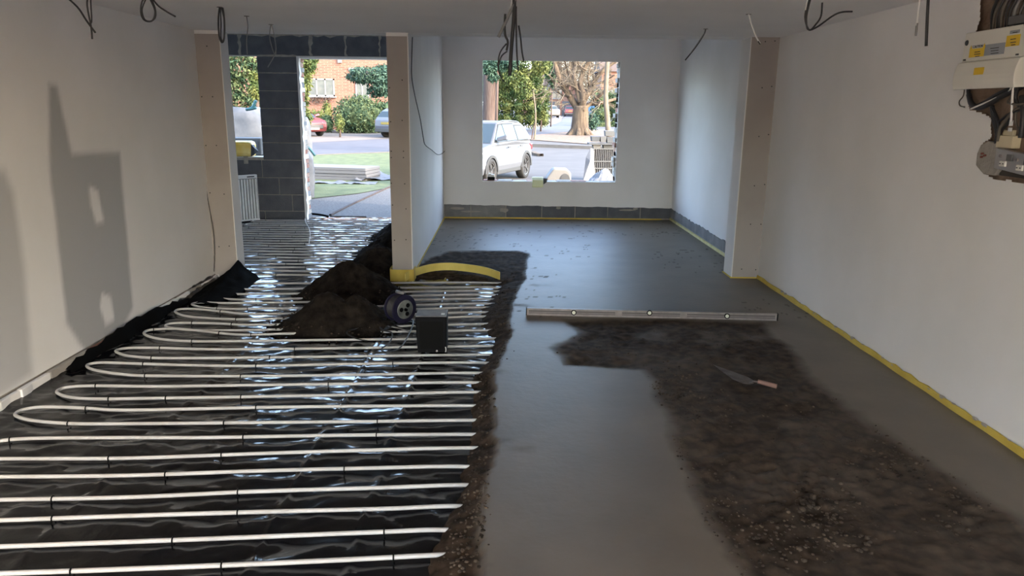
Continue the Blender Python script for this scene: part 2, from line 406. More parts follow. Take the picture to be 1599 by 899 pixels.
# exposed course of blocks at the foot of the front wall
course = thing('trim_1', (.9, YB, .0), 'exposed dark concrete blocks along the foot of the wall under the window', 'blockwork'); course['kind'] = 'structure'; del course['category']
b = MB(); b.box((XPR, YB+.016, -.02), (XR, YB+.03, .27)); obj('mortar_bed', b, M['mortar'], course)
xs = [XPR]+[ony(x, 330, YB).x for x in (735, 790, 846, 898, 949, 1000)]+[XR]
for k in range(len(xs)-1):
    b = MB(); b.box((xs[k]+.006, YB+.004, .022), (xs[k+1]-.006, YB+.02, .25)); obj('block', b, M['block2'] if k in (0, 1) else M['block'], course, bevel=.003)
for (px, w, h, py) in ((715, 24, 4, 325), (735, 40, 3, 330), (872, 8, 5, 324), (980, 26, 3, 328), (992, 9, 3, 326), (787, 14, 7, 328)):
    p = ony(px, py, YB); ww = w*.0109/2; hh = h*.0109/2
    b = MB(); q = [(p.x+ww*math.cos(t)*random.uniform(.7, 1.1), p.z+hh*math.sin(t)*random.uniform(.7, 1.2)) for t in [i*PI/5 for i in range(10)]]
    b.prism(q, YB-.004, YB+.006); obj('mortar_smear', b, M['mortar_grey'], course)
# same strip at the right wall of the front room
course = thing('trim_2', (XR, 10, .0), 'grey smeared block strip along the foot of the right wall in the front room', 'blockwork'); course['kind'] = 'structure'; del course['category']
yy = 8.15
while yy < YB-.05:
    y2 = min(yy+.45, YB)
    b = MB(); n = 5
    top = [(yy+.005+(y2-yy-.01)*i/n, .185+random.uniform(-.012, .015)) for i in range(n+1)]
    b.prism([(yy+.005, .05)]+top[:0]+[(y2-.005, .05)]+top[::-1], XR-.016, XR-.002, 'x'); obj('block', b, M['block2'], course); yy = y2

# partition between the rooms, its end pier clad in board, the two wall piers
b = MB(); b.box((XPL, YP+.30, -.3), (XPR, YB+.02, 3.0)); o = obj('wall_partition', b, M['board_side'], kind='structure')
def pier(name, x0, x1, y0, y1, side, label, screws, topx=0):
    t = thing(name, ((x0+x1)/2, y0, 0), label, 'pier'); t['kind'] = 'structure'; del t['category']
    zb = -.08 if side == 'r' else .012
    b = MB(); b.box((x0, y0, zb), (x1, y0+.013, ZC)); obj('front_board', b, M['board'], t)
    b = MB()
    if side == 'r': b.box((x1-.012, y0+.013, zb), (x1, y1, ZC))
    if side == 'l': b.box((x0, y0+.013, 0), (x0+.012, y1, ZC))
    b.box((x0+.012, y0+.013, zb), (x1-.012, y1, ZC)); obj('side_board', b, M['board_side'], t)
    xb = x1 if side == 'r' else x0
    b = MB(); b.box((xb-.004, y0-.003, zb), (xb+.004, y0+.012, ZC)); obj('corner_bead', b, M['edge_bead'], t)
    for (px, py) in screws:
        p = ony(px, py, y0)
        if not (x0+.01 < p.x < x1-.01): p.x = min(max(p.x, x0+.02), x1-.02)
        b = MB(); b.lathe([(.007, 0), (.007, .002)], 8, Matrix.Translation((p.x, y0, p.z)) @ Matrix.Rotation(PI/2, 4, 'X')); obj('screw', b, M['ink'], t)
    return t
pier('trim_3', XL-.0, -2.86, YP, YP+.22, 'r', 'board-clad pier standing out from the left wall', [(323,72),(312,151),(332,151),(318,227),(338,227),(326,301),(350,303),(342,385),(358,384)])
pier('trim_4', XPL, XPR, YP, YP+.30, 'r', 'board-clad end pier of the wall between door and window', [(628,125),(606,137),(628,188),(610,190),(630,236),(611,236),(630,246),(611,246),(632,287),(611,286),(634,326),(613,320),(634,374),(616,375)])
pier('trim_5', 2.50, XR, YP, YP+.30, 'l', 'board-clad pier standing out from the right wall', [(1195,65),(1210,64),(1190,137),(1205,135),(1185,213),(1200,210),(1178,290),(1196,288),(1172,350),(1190,350),(1158,420),(1180,421)])
# ceiling: near room, boxed beam over the piers, higher ceiling beyond
b = MB(); b.box((-3.3, YR, ZC), (XR+.3, YP+.02, ZC+.3)); obj('ceiling', b, M['ceiling'], kind='structure')
b = MB(); b.box((-5.2, YP+.02, ZC-.002), (XR+.05, YP+.31, ZC+.5)); obj('trim_6', b, M['ceiling'], kind='structure')
b = MB(); b.box((-5.2, YP+.2, 2.96), (XR+.3, YB+.3, 3.2)); obj('ceiling_front', b, M['ceiling'], kind='structure')
b = MB(); b.box((-3.11-.001, YP-.004, ZC-.035), (-2.86, YP, ZC)); b.box((XPL, YP-.004, ZC-.035), (XPR, YP, ZC)); obj('trim_7', b, M['board_side'], kind='structure')
# rest of the left room (hidden side wall) and of the house: unseen storey added for shade, unseen rear wall opened wide for daylight
b = MB(); b.box((-5.3, YP+.1, -.3), (-5.15, YL+.3, 3.0)); obj('wall_hall', b, M['board_side'], kind='structure')
b = MB(); b.box((-5.3, YP+.1, -.3), (XL-.12, YP+.2, 3.0)); obj('wall_hall_return', b, M['board_side'], kind='structure')
b = MB(); b.box((-5.4, YR, 3.2), (XR+.4, YB+.3, 5.6)); obj('shade_storey', b, M['brickwork'], kind='structure')
b = MB(); b.box((XL, YR-.2, -.1), (XL+.25, YR, ZC)); b.box((XR-.25, YR-.2, -.1), (XR, YR, ZC)); b.box((XL, YR-.2, 2.35), (XR, YR, ZC)); obj('wall_rear', b, M['plaster'], kind='structure')

# ------------------------------------------------------------------ block wall of the left room: piers, sill wall, lintel
bw = thing('wall_front_left', (-3.6, YL, ZM), 'dark grey concrete block wall with a narrow window and wide doorway', 'wall'); bw['kind'] = 'structure'; del bw['category']
YW1 = YL+.30
xe = ony(468, 300, YL).x        # right edge of the block pier
xn = ony(406, 200, YL).x        # left edge of the block pier = right edge of the narrow window
zl = ony(430, 87, YL).z         # underside of lintel
zsill = ony(390, 243, YL).z
XE = -3.30; XN = -3.945
zc = [ony(440, y, YL).z for y in (341, 329.5, 304, 277.5, 250, 223, 197, 169.5, 142, 114, 88)]
zc[0] = ZM-.02
mb = MB(); mb.box((-5.15, YL+.012, -.3), (XE, YW1-.01, zsill-.03)); mb.box((XN+.01, YL+.012, zsill-.05), (XE-.0, YW1-.01, zl)); mb.box((-5.15, YL+.012, zl), (-1.19, YW1-.01, 3.0))
obj('mortar_core', mb, M['mortar'], bw)
def block(x0, x1, z0, z1, m=None):
    b = MB(); g = .005; d = random.uniform(0, .004)
    b.box((x0+g, YL+d, z0+g), (x1-g, YL+.1, z1-g)); obj('block', b, m or M['block'], bw, bevel=.004)
jx = {3: 411, 2: 436, 1: 455}
for i in range(10):
    z0, z1 = zc[i], zc[i+1]
    if i <= 2 or z1 <= zsill+.06:
        ed = [XE]; j = jx.get(i, 411)
        x = ony(j, 290, YL).x
        while x > -5.1: ed.append(x); x -= .60
        ed.append(-5.15)
        for a, c in zip(ed, ed[1:]): block(c, a, z0, z1)
    else: block(XN, XE, z0, z1)
lx = [-5.15]+[ony(x, 70, YL).x for x in (374, 430, 484.6, 539.4, 593)]+[-1.19]
ltop = ony(480, 54, YL).z
for a, c in zip(lx, lx[1:]): block(a, c, zl+.0, ltop+.02)
block(-5.15, -1.19, ltop+.03, 2.95)
for px, wd in ((374, .05), (484.6, .045), (539.4, .03), (593, .03)):
    x = ony(px, 70, YL).x; b = MB(); n = 7
    l = [(x-wd/2+random.uniform(-.012, .012), zl+.01+(ltop-zl)*i/n) for i in range(n+1)]; r_ = [(x+wd/2+random.uniform(-.02, .02), zl+.01+(ltop-zl)*i/n) for i in range(n, -1, -1)]
    b.prism(l+r_, YL-.003, YL+.01); obj('mortar_joint', b, M['mortar'], bw)
b = MB(); l = [(-5.1+3.9*i/40, ltop+.03) for i in range(41)]; r_ = [(-1.2-3.9*i/40, ltop-.012-.045*random.random()**3) for i in range(41)]
b.prism(l+r_, YL-.004, YL+.01); obj('mortar_joint', b, M['mortar'], bw)
for (z, h_) in ((zc[9], .018), (zl, .03)):
    b = MB(); l = [(XN+.02+(XE-XN-.03)*i/12, z+h_*random.uniform(.3, .7)) for i in range(13)]; r_ = [(XE-.01-(XE-XN-.03)*i/12, z-h_*random.uniform(.3, .6)) for i in range(13)]
    b.prism(l+r_, YL-.003, YL+.01); obj('mortar_joint', b, M['mortar'], bw)
# raw reveal of the doorway: white plaster bead, ragged brown mortar and broken brick
for k in range(34):
    z = ZM+k*.077
    if z > zl: break
    d = random.uniform(0, .018)
    b = MB(); b.box((XE-.04, YL+.10, z), (XE+.006+d, YW1+.02, z+.064)); obj('brick', b, [M['rawbrick'], M['mortar'], M['plaster'], M['block2']][random.choice((0, 1, 1, 2, 3))], bw)
b = MB(); n = 40
pts = [(XE-.01, ZM)]+[(XE+.028+random.uniform(-.008, .01), ZM+(zl-ZM)*i/n) for i in range(n+1)]+[(XE-.01, zl)]
b.prism(pts, YL-.004, YL+.10); obj('plaster_edge', b, M['edge_bead'], bw)
b = MB(); b.box((XE+.02, YL+.02, zl-.03), (-1.19, YW1, zl+.004)); obj('lintel_edge', b, M['edge_bead'], bw)
b = MB(); b.box((-5.1, YL+.015, zsill-.05), (XN, YW1, zsill-.02)); obj('sill_mortar', b, M['edge_bead'], bw)

# ------------------------------------------------------------------ floor: membrane, screed
def geoms(a, b, k, mn, mx):
    out = [a]
    while out[-1] < b: out.append(out[-1]+min(max(out[-1]*k, mn), mx))
    return np.array(out)
ys = geoms(1.7, YB, .0056, .011, .05); ys[-1] = YB
xs_ = np.arange(XPR, XR+.016, .016); xs_[-1] = XR
X, Y = np.meshgrid(xs_, ys)
Tp = [(-.32,1.6),(-.28,2.7),(-.22,3.1),(-.21,3.7),(-.17,4.3),(-.21,4.9),(-.09,5.4),(-.07,5.8),(-.23,6.25),(-.2,6.8),(-.1,7.3),(-.05,7.66),(-.5,7.85),(-1.3,7.9),(-1.3,12.6),(3.2,12.6),(3.2,1.6)]
Fp = [(-.1,1.6),(-.1,2.5),(-.06,3),(-.04,3.6),(-.04,4.8),(.08,5.7),(.06,6.3),(.13,7),(.25,7.84),(.33,9.1),(.2,9.3),(-.3,9.25),(-.69,9.2),(-.86,8.8),(-1.0,8.3),(-1.4,8.3),(-1.4,12.6),(3.2,12.6),(3.2,1.6)]
Rp = [(.53,6.12),(.62,5.75),(.40,5.35),(.42,4.93),(.97,4.85),(.98,4.16),(.93,3.64),(.90,3.1),(.94,2.5),(.98,1.6),(2.3,1.6),(2.34,2.9),(2.30,3.17),(2.24,3.65),(2.18,4.17),(2.16,4.85),(2.25,5.5),(2.28,6.1),(1.4,6.17)]
wob = fbm(X*3, Y*3)*.05+fbm(X*14, Y*14)*.022
dT = pdist(X, Y, Tp)+wob; dF = pdist(X, Y, Fp)+wob*.9; dR = pdist(X, Y, Rp)+wob*1.1
t = np.clip(dT/(np.maximum(dT, 0)+np.maximum(-dF, 0)+1e-4), 0, 1)
rgh = np.clip(fbm(X*7, Y*7, 5, .6), -1, 1); fine = fbm(X*31, Y*31, 3, .6)
lump = np.clip(fbm(X*19+4, Y*19, 3, .6)*2.2, -.3, 1)
zed = -.092+.084*t**.6
Zs = np.where(dF > 0, 0, zed+(rgh*.014+fine*.006)*np.clip(dT/.05, 0, 1))
Zs = Zs+np.where(dF > 0, fbm(X*2, Y*2)*.0015, 0)
rr = np.clip(dR/.12, 0, 1)
footp = np.clip(fbm(X*2.1+9, Y*1.7)*1.6, -.6, 1)
Zs = Zs+np.where(dR > 0, rr*(-.010+footp*.013+rgh*.017+lump*.011*(.35+np.clip(fbm(X*1.3, Y*1.3+7)*2, 0, 1))+fine*.006), 0)
Zs = np.where(dT < -.02, -.2, Zs)
smear = np.clip(fbm(X*2.5+3, Y*5)*2.2-1.0, 0, .4)*np.clip(1-np.abs(dF)/.4, 0, 1)
softR = np.clip(dR/.10+.2, 0, 1)*np.clip(.84+.4*fbm(X*1.8, Y*1.8+1)-.55*np.clip(fbm(X*2.3+31, Y*2.3)*2-.7, 0, 1), 0, 1)
softR = np.maximum(softR, np.clip((1-np.abs(Y-6.25)/.3), 0, 1)*0)
mixa = np.clip(np.maximum(np.maximum(np.clip(-dF/.05+.4, 0, 1), softR), smear), 0, 1)
speck = (fbm(X*13, Y*26) > .47) & (Y > 6.2) & (fbm(X*1.2, Y*1.2+5) > .08)
mixa = np.where(speck & (dF > 0), np.maximum(mixa, .5), mixa)
fc = lambda a: (a[:-1, :-1]+a[1:, 1:])/2
keepT = fc(dT) > -.03
keepT &= ~((fc(X) < XPR-.01) & (fc(Y) > YP))
isR = fc(dR) > 0; isF = fc(dF) > 0
grid('floor', X, Y, Zs, M['screed'], mask=keepT & isF & ~isR, attrs={'mix': mixa}, kind='structure')
grid('loose_screed_patch', X, Y, Zs, M['screed'], mask=keepT & isF & isR, attrs={'mix': mixa}, kind='stuff', label='large patch of lumpy dark unfinished screed between smooth strips on the right', cat='screed')
grid('crumbly_screed_edge', X, Y, Zs, M['screed'], mask=keepT & ~isF, attrs={'mix': mixa}, kind='stuff', label='crumbling dark edge of the screed spilling over the pipe ends', cat='screed')
# clods and pebbles lying in the rough screed
ico = bmesh.new(); bmesh.ops.create_icosphere(ico, subdivisions=1, radius=1)
IV = [v.co.copy() for v in ico.verts]; IF = [tuple(v.index for v in f.verts) for f in ico.faces]; ico.free()
def zat(x, y):
    i = min(max(int(np.searchsorted(ys, y)), 0), len(ys)-1); j = min(max(int((x-xs_[0])/.016), 0), len(xs_)-1); return Zs[i, j]
def clods(name, spots, label, m=None):
    b = MB()
    for (x, y, r) in spots:
        z = zat(x, y)+r*.05
        sc = (r*random.uniform(.7, 1.2), r*random.uniform(.7, 1.2), r*random.uniform(.5, .9))
        b.add([(x+v.x*sc[0]*random.uniform(.8, 1.2), y+v.y*sc[1]*random.uniform(.8, 1.2), z+v.z*sc[2]) for v in IV], IF)
    return obj(name, b, m or M['clod'], kind='stuff', label=label, cat='screed crumbs', smooth=True)
sp = []
for (px, py, sx, sy, n, r0, r1) in ((1050,600,40,32,320,.004,.013),(1090,640,45,30,200,.004,.011),(1060,730,22,60,160,.004,.010),(1300,800,60,50,420,.004,.016),(1400,720,60,30,300,.005,.016),(1500,790,60,45,300,.004,.013),(1210,840,90,45,350,.004,.013),(1120,800,30,70,150,.004,.010),(950,540,70,16,130,.003,.009),(1150,540,90,20,160,.004,.010),(1270,640,100,70,300,.003,.010),(1260,780,25,25,90,.01,.022),(1060,610,20,20,40,.01,.018),(1340,850,25,14,14,.014,.026)):
    for _ in range(int(n*.55)):
        p = onz(random.gauss(px, sx*.6), random.gauss(py, sy*.6), 0)
        if 1.8 < p.y < 6.1 and pdist(np.array([p.x]), np.array([p.y]), Rp)[0] > 0: sp.append((p.x, p.y, r0*.8+(r1*.9-r0*.8)*random.random()**2))
clods('screed_crumbs', sp, 'crumbs and small stones strewn over the unfinished screed patch')
sp = []
for _ in range(1500):
    y = 2.2+5.9*random.random()**1.3; x = random.gauss(-.13, .06)+.10*(y > 5)
    if y > 7.6: x = random.uniform(-.6, .3)
    r = random.uniform(.004, .013)
    if pdist(np.array([x]), np.array([y]), Tp)[0] > -.02 and (pdist(np.array([x]), np.array([y]), Fp)[0] < .0 or random.random() < .08): sp.append((x, y, r))
clods('screed_crumbs', sp, 'crumbs along the broken edge of the screed beside the pipes')

# membrane
mxs = np.arange(-5.12, .32, .022); mys = np.concatenate([np.arange(1.7, 7.0, .02), np.arange(7.0, YL+.36, .03)])
X, Y = np.meshgrid(mxs, mys)
def ridged(x, y, o=3): 
    s = 0; a = 1; tt = 0
    for i in range(o): s = s+a*(1-np.abs(2*vnoise(x*2**i+5*i, y*2**i)-1)*1.0); tt += a; a *= .5
    return s/tt
wx = X+.25*fbm(X*1.5, Y*1.5); wy = Y+.25*fbm(X*1.5+8, Y*1.5)
Zm = ZM+.016*(ridged(wx*1.6, wy*5.0)-.55)+.011*(ridged(wx*5, wy*9, 2)-.55)+.003*fbm(X*12, Y*22)
for cx, am in ((-.62, .014), (-1.02, .012), (-2.0, .006)):
    Zm = Zm+am*np.exp(-((X-cx-.03*fbm(Y*1.1, Y*0+cx))/.012)**2)
Zm = np.minimum(Zm, -.064)
near = np.clip((-2.985-X)/.11, 0, 1)*(Y < YP+.02)
lap = np.clip((Y-3.9)/2.2, 0, 1)*(.05+.06*np.clip(fbm(Y*1.3, Y*0+2)+.2, 0, 1))+.0
Zm = np.where(Y < YP+.05, Zm+near**1.6*(lap+.02*fbm(X*8, Y*4)*near), Zm)
keep = ~((fc(X) < XL-.01) & (fc(Y) < YP+.4)) & ~((fc(X) > XPL+.02) & (fc(Y) > YP+.3)) & ~((fc(X) < XE) & (fc(Y) > YL+.02))
lapped = grid('damp_proof_membrane', X, Y, Zm, M['poly'], mask=keep, label='wrinkled shiny black plastic sheet spread under the white heating pipes', cat='plastic sheet')
b = MB(); b.box((-5.3, YR, -.32), (XR+.3, YL+.3, -.105)); obj('subfloor', b, M['mortar'], kind='structure')
b = MB(); b.box((XL, YR, -.105), (XR, 1.71, -.03)); obj('floor_rear', b, M['screed'], kind='structure')

# black sheet bunched up at the foot of the left pier
n = 40; U, V = np.meshgrid(np.linspace(0, 1, n), np.linspace(0, 1, n))
X = XL+.01+U*.48; Y = 6.75+V*1.04
pk = np.exp(-((U-.42)/.30)**2)*np.exp(-((V-.95)/.42)**2)
pk = np.clip(1-np.abs(U-.52)/.55-.15*np.abs(fbm(U*4, V*3)), 0, 1)*np.clip(.25+.75*V, 0, 1)**1.5
Z = ZM+.005+pk*.22+.05*(ridged(U*3+2, V*2.2, 2)-.6)*np.minimum(1, pk*3)
Z = np.where(pk < .06, ZM-.02, Z)
grid('bunched_sheet', X, Y, Z, M['poly_matt'], label='black plastic sheet heaped against the foot of the left pier', cat='plastic sheet')
# folded flap lying along left wall
b = MB(); n = 24
top = []; bot = []
for i in range(n+1):
    y = 4.9+2.0*i/n; h = .025+.03*random.random()+.07*math.sin(PI*i/n)
    top.append((XL+.03+.03*random.random(), y, ZM+h)); bot.append((XL+.085+.02*math.sin(i*.9)+.02*math.sin(PI*i/n), y, ZM+.012))
mid = [((a[0]+c[0])/2+.02, a[1], (a[2]+c[2])/2+.015) for a, c in zip(top, bot)]
vs = top+mid+bot; m_ = n+1
b.add(vs, [(r*m_+i, r*m_+i+1, (r+1)*m_+i+1, (r+1)*m_+i) for r in range(2) for i in range(n)]); b.smooth = True
o = obj('sheet_flap', b, M['poly_matt'], lapped)
# left wall foot: ragged plaster lumps, offcuts, bare brick
foot = thing('trim_8', (XL, 5, ZM), 'ragged plaster and brick strip along the foot of the left wall', 'wall foot'); foot['kind'] = 'structure'; del foot['category']
y = 1.8; k = 0
while y < YP:
    L = random.uniform(.25, .5); y2 = min(y+L, YP)
    b = MB(); q = 5
    brick = 5.05 < y < 5.6 or 2.0 < y < 2.4
    base = [(XL+.004, y+.003), (XL+.004, y2-.003)]
    outer = [(XL+random.uniform(.028, .045), y2-(y2-y)*i/q) for i in range(q+1)]
    b.prism(base+outer, ZM-.02, random.uniform(-.012, .0), 'z')
    obj('plaster_lump', b, M['rawbrick'] if brick else M['mortar_grey'] if k % 3 == 2 else M['plaster'], foot, bevel=.006); y = y2; k += 1

# ------------------------------------------------------------------ heating pipe: near coil
ZPIP = -.056
def pp(l): return [onz(x, y, ZPIP) for x, y in l]
rows = [
 [(-330,905),(-150,900),(0,895),(200,888),(400,880),(550,873),(690,866),(760,862)],
 [(-330,868),(-150,858),(0,853),(270,843),(400,838),(600,830),(690,827),(790,824)],
 [(-330,822),(-150,816),(0,812),(200,805),(400,799),(600,794),(700,790),(770,788)],
 [(-300,786),(-150,783),(0,780),(200,776),(400,767),(600,761),(725,757),(790,755)],
 [(-220,740),(-100,744),(0,744),(200,742),(400,735),(560,731),(715,728),(790,726)],
 [(-170,716),(-80,718),(0,716),(200,715),(400,708),(560,703),(735,699),(800,697)],
 [(-70,700),(0,688),(60,684),(200,683),(300,683),(380,682),(560,679),(750,677),(800,676)],
 [(800,654),(750,655),(560,658),(350,660),(160,661.5),(100,660.5),(50,656),(27,650),(25,645),(38,639),(70,635),(135,637),(200,640),(400,636),(560,634),(755,632),(810,631)],
 [(800,611),(740,612),(560,616),(400,619),(240,621.5),(150,622.5),(110,620),(91,614),(91,609),(108,604),(150,602),(250,603),(400,601),(560,599),(735,597),(800,596)],
 [(800,580),(740,582),(560,585),(400,587),(240,586.5),(190,584),(150,578),(136,572),(141,568),(160,566),(200,567),(300,570),(400,571),(560,568),(740,566),(800,565)],
 [(820,551),(770,551.5),(560,556),(400,558),(260,559),(205,556),(183,550),(184,546),(205,543),(250,543),(320,545),(400,545),(560,543),(770,538),(820,537)],
 [(820,525),(775,526),(560,530),(400,532),(300,532.5),(250,529),(226,522),(230,516),(250,513.5),(280,513),(320,517),(360,521.5),(400,522.5),(480,520),(775,513),(820,512)],
 [(820,502),(775,503),(560,511),(400,515),(320,515.5),(285,514),(261,510.5),(260,507),(272,504.5),(300,504),(345,505),(400,507),(560,503),(740,494),(800,493)],
 [(820,486),(740,487.5),(560,494),(400,498),(345,497.5),(295,494),(275,488),(276,484),(288,482),(310,482.5),(345,486),(400,490),(560,486),(740,480),(800,479)],
 [(820,473),(740,474),(560,479),(400,482),(350,482),(318,480),(301,476),(303,473.5),(320,472),(370,473),(560,470),(740,466.5),(800,466)],
 [(820,459),(740,460),(560,464),(400,467.5),(360,467),(338,465),(325,462),(328,459.5),(342,458.5),(400,459),(560,457),(740,454),(820,453)],
 [(820,447.5),(740,448.5),(560,450),(400,451.5),(375,451),(358,449),(351,446),(353,443.5),(365,442),(400,442.5),(560,442),(740,441),(820,440)],
]
paths = []
for r in rows:
    p = pp(r)
    for q in p:
        if q.x > -.16: q.z -= min(.03, (q.x+.16)*.12)
        if q.x > .02: q.z = -.085
    for i in range(len(p)-1):   # never through the wall
        p[i].x = max(p[i].x, XL+.06)
    paths.append(catmull(p, 7))
mb = MB()
for p in paths: mb.tube(p, .0104, 10)
coil = obj('heating_pipe', mb, M['pipe'], label='white plastic heating pipe clipped in long hairpin loops over black sheet', cat='pipe')
clip_mb = MB()
arc = [(0, -.0135, -.012)]+[(0, .0135*math.cos(a)*-1, .0135*math.sin(a)) for a in [i*PI/8 for i in range(9)]]+[(0, .0135, -.012)]
clip_mb.tube(arc, .0036, 6); clip_mb.tube([(0, -.0135, -.012), (0, -.018, -.016)], .0022, 6); clip_mb.smooth = True
clip0 = obj('pipe_clip', clip_mb, M['clip'], coil)
first = True
def put_clip(p, d, parent):
    global first
    c = clip0 if first else clip0.copy()
    if not first: COL.objects.link(c); c.parent = parent
    first = False
    c.location = p; c.rotation_euler = (0, 0, math.atan2(d.y, d.x)+PI*0)
clipx = [[(266,0),(700,0)]]
rowclips = [[112,350,611],[270,602],[80,370],[88,378],[268,541],[176,356],[15,377,602],[107,348,138,400,600],[153,370,174,255,520],[226,374,227,400,600],[236,420,250,460],[240,345,300,395],[300,360,560],[347,370,560],[340,385,560],[337,395,560],[388,560]]
for p, xs2 in zip(paths, rowclips):
    used = {}
    for cx in xs2:
        best = []
        for i in range(1, len(p)-1):
            d = p[i]-O; u = 799.5+F*d.dot(rt)/d.dot(fw)
            best.append((abs(u-cx), i))
        best.sort()
        i = best[0][1]
        if any(abs(i-j) < 3 for j in used):
            alt = [j for (dd, j) in best if abs(j-i) > 20 and dd < 25]
            if not alt: continue
            i = alt[0]
        used[i] = 1
        put_clip(p[i], p[i+1]-p[i-1], coil)
# hall coil
mb = MB(); hp = []
Y0 = 8.02; k = 0
yy = [Y0+.192*i for i in range(22)]
seg = []
for k in range(0, 22, 2):
    y0, y1 = yy[k], yy[k+1]
    xr = -1.24; xl = -4.15+random.uniform(-.1, .1) if k > 7 else -3.9+random.uniform(-.2, .2)
    if k == 6: xl = -3.55
    if k == 2: xl = -3.35
    w = lambda: random.uniform(-.013, .013)
    p = [Vector((xr, y0, ZPIP))]+[Vector((xr+(xl-xr)*i/6, y0+w(), ZPIP)) for i in range(1, 6)]+[Vector((xl+.05, y0+.012, ZPIP)), Vector((xl, (y0+y1)/2, ZPIP)), Vector((xl+.05, y1-.012, ZPIP))]+[Vector((xl+(xr-xl)*i/6, y1+w(), ZPIP)) for i in range(1, 6)]+[Vector((xr, y1, ZPIP))]
    p = catmull(p, 5); hp.append(p); mb.tube(p, .0104, 8)
hall = obj('heating_pipe', mb, M['pipe'], label='white heating pipe in close rows across the hall floor by the doorway', cat='pipe')
cm = None
for p in hp:
    for i in range(6, len(p)-4, 9):
        c = clip0.copy(); COL.objects.link(c); c.parent = hall; d = p[i+1]-p[i-1]; c.location = p[i]; c.rotation_euler = (0, 0, math.atan2(d.y, d.x))

# ------------------------------------------------------------------ heaps of mixed screed
def heap(cx, cy, rx, ry, h, label, peaks=((0, 0, 1),), seed=0):
    n = 90; U, V = np.meshgrid(np.linspace(-1.15, 1.15, n), np.linspace(-1.15, 1.15, n))
    z = np.zeros_like(U)
    for (a, c, w) in peaks:
        z = np.maximum(z, w*(1-np.hypot((U-a), (V-c))/(1.0 if (a, c) == (0, 0) else .8)))
    rad = np.hypot(U, V)
    z = np.where(z > .8*max(p[2] for p in peaks), z-.5*(z-.8), z)
    z = z*h+h*.10*fbm(U*3+seed, V*3)*(z > 0)+h*.05*fbm(U*11+seed, V*11)+.006*fbm(U*30, V*30+seed)
    z = np.where(rad > 1.1, -.1, z)
    o = grid('screed_heap', cx+U*rx, cy+V*ry, ZM+.004+z, M['heap'], mask=(fc(z) > -.012) & ~((fc(cx+U*rx) > XPL-.01) & (fc(cy+V*ry) > YP-.02)), label=label, cat='heap')
    o['group'] = 'heaps of screed mix on the pipes'
    b = MB()
    for _ in range(140):
        a = random.uniform(0, 2*PI); q = random.uniform(.75, 1.12); r = random.uniform(.004, .012)
        x, y_ = cx+rx*q*math.cos(a), cy+ry*q*math.sin(a)
        if x > XPL-.02 and y_ > YP-.05: continue
        b.add([(x+v.x*r, y_+v.y*r, ZM+.012+max(0, (1-q))*h+v.z*r*.8) for v in IV], IF)
    c = obj('crumbs', b, M['clod'], o, smooth=True); c['kind'] = 'stuff'
heap(-1.44, 6.12, .54, .44, .34, 'nearest low double-humped heap of damp brown mix on the pipes', ((-.12, 0, 1), (.32, .1, .80)), 3)
heap(-1.52, 7.2, .55, .46, .40, 'tall rounded dark heap of mix behind the nearest one', ((0, 0, 1),), 9)
heap(-1.42, 8.2, .50, .5, .38, 'third heap of mix partly behind the middle pier', ((0, 0, 1),), 15)
heap(-1.42, 9.35, .48, .5, .36, 'fourth heap of mix, half hidden by the middle pier', ((0, 0, 1),), 21)
heap(-1.5, 10.5, .44, .5, .30, 'farthest low heap of mix nearest the doorway', ((0, 0, 1),), 27)

# ------------------------------------------------------------------ yellow edge foam
def strip(name, path, h, th, m, label, z0=0, hs=None, cat='foam strip', parent=None):
    b = MB(); n = len(path); vs = []
    for i, p in enumerate(path):
        p = Vector(p[:2]); a = Vector(path[max(i-1, 0)][:2]); c = Vector(path[min(i+1, n-1)][:2]); d = (c-a).normalized(); nn = Vector((-d.y, d.x))*th/2
        hh = h*(hs[i] if hs else 1)
        for q, zz in ((p-nn, z0), (p+nn, z0), (p+nn, z0+hh), (p-nn, z0+hh)): vs.append((q.x, q.y, zz))
    fs = [(4*i+k, 4*i+(k+1) % 4, 4*i+4+(k+1) % 4, 4*i+4+k) for i in range(n-1) for k in range(4)]+[(0, 1, 2, 3)[::-1], tuple(4*(n-1)+k for k in range(4))]
    b.add(vs, fs); b.smooth = False
    return obj(name, b, m, parent, label=label, cat=cat)
ysr = [YP-.02-(YP-1.8)*i/60 for i in range(61)]
hs = [1+.18*math.sin(i*1.3)*random.random()+.25*(random.random() > .8) for i in range(61)]
strip('edge_foam', [(XR-.014+.004*math.sin(i), y, 0) for i, y in enumerate(ysr)], .048, .012, M['foam'], 'yellow edge foam along the foot of the long right wall', -.01, hs)
strip('edge_foam', [(XR-.012, YP+.3+.3*i, 0) for i in range(15)], .05, .012, M['foam_pale'], 'pale yellow edge foam at the right wall of the front room', -.01)
strip('edge_foam', [(XPR+.01+.3*i, YB-.01, 0) for i in range(13)], .024, .012, M['foam'], 'yellow edge foam under the window wall', -.005)
strip('edge_foam', [(XPR+.008, YP+.1+.3*i, 0) for i in range(15)], .02, .01, M['foam'], 'thin yellow edge foam at the foot of the dividing wall', -.005)
strip('edge_foam', [(XR-.02, YP-.008, 0), (2.64, YP-.008, 0), (2.49, YP-.008, 0), (2.49, YP+.3, 0)], .018, .01, M['foam'], 'yellow foam round the foot of the right pier', -.004)
strip('edge_foam', [(XPL-.03, YP+.22, 0), (XPL-.028, YP+.02, 0), (XPL-.02, YP-.03, 0), (XPL+.05, YP-.045, 0), (XPR-.04, YP-.04, 0), (XPR+.012, YP-.02, 0), (XPR+.014, YP+.15, 0)], .13, .012, M['foam'], 'yellow foam wrapped round the foot of the middle pier', -.06)
base = catmull([onz(x, y, -.02) for x, y in ((633,438),(640,433),(655,427),(672,422.5),(690,420.5),(710,420.5),(740,424),(762,428.5),(780,435))], 5)
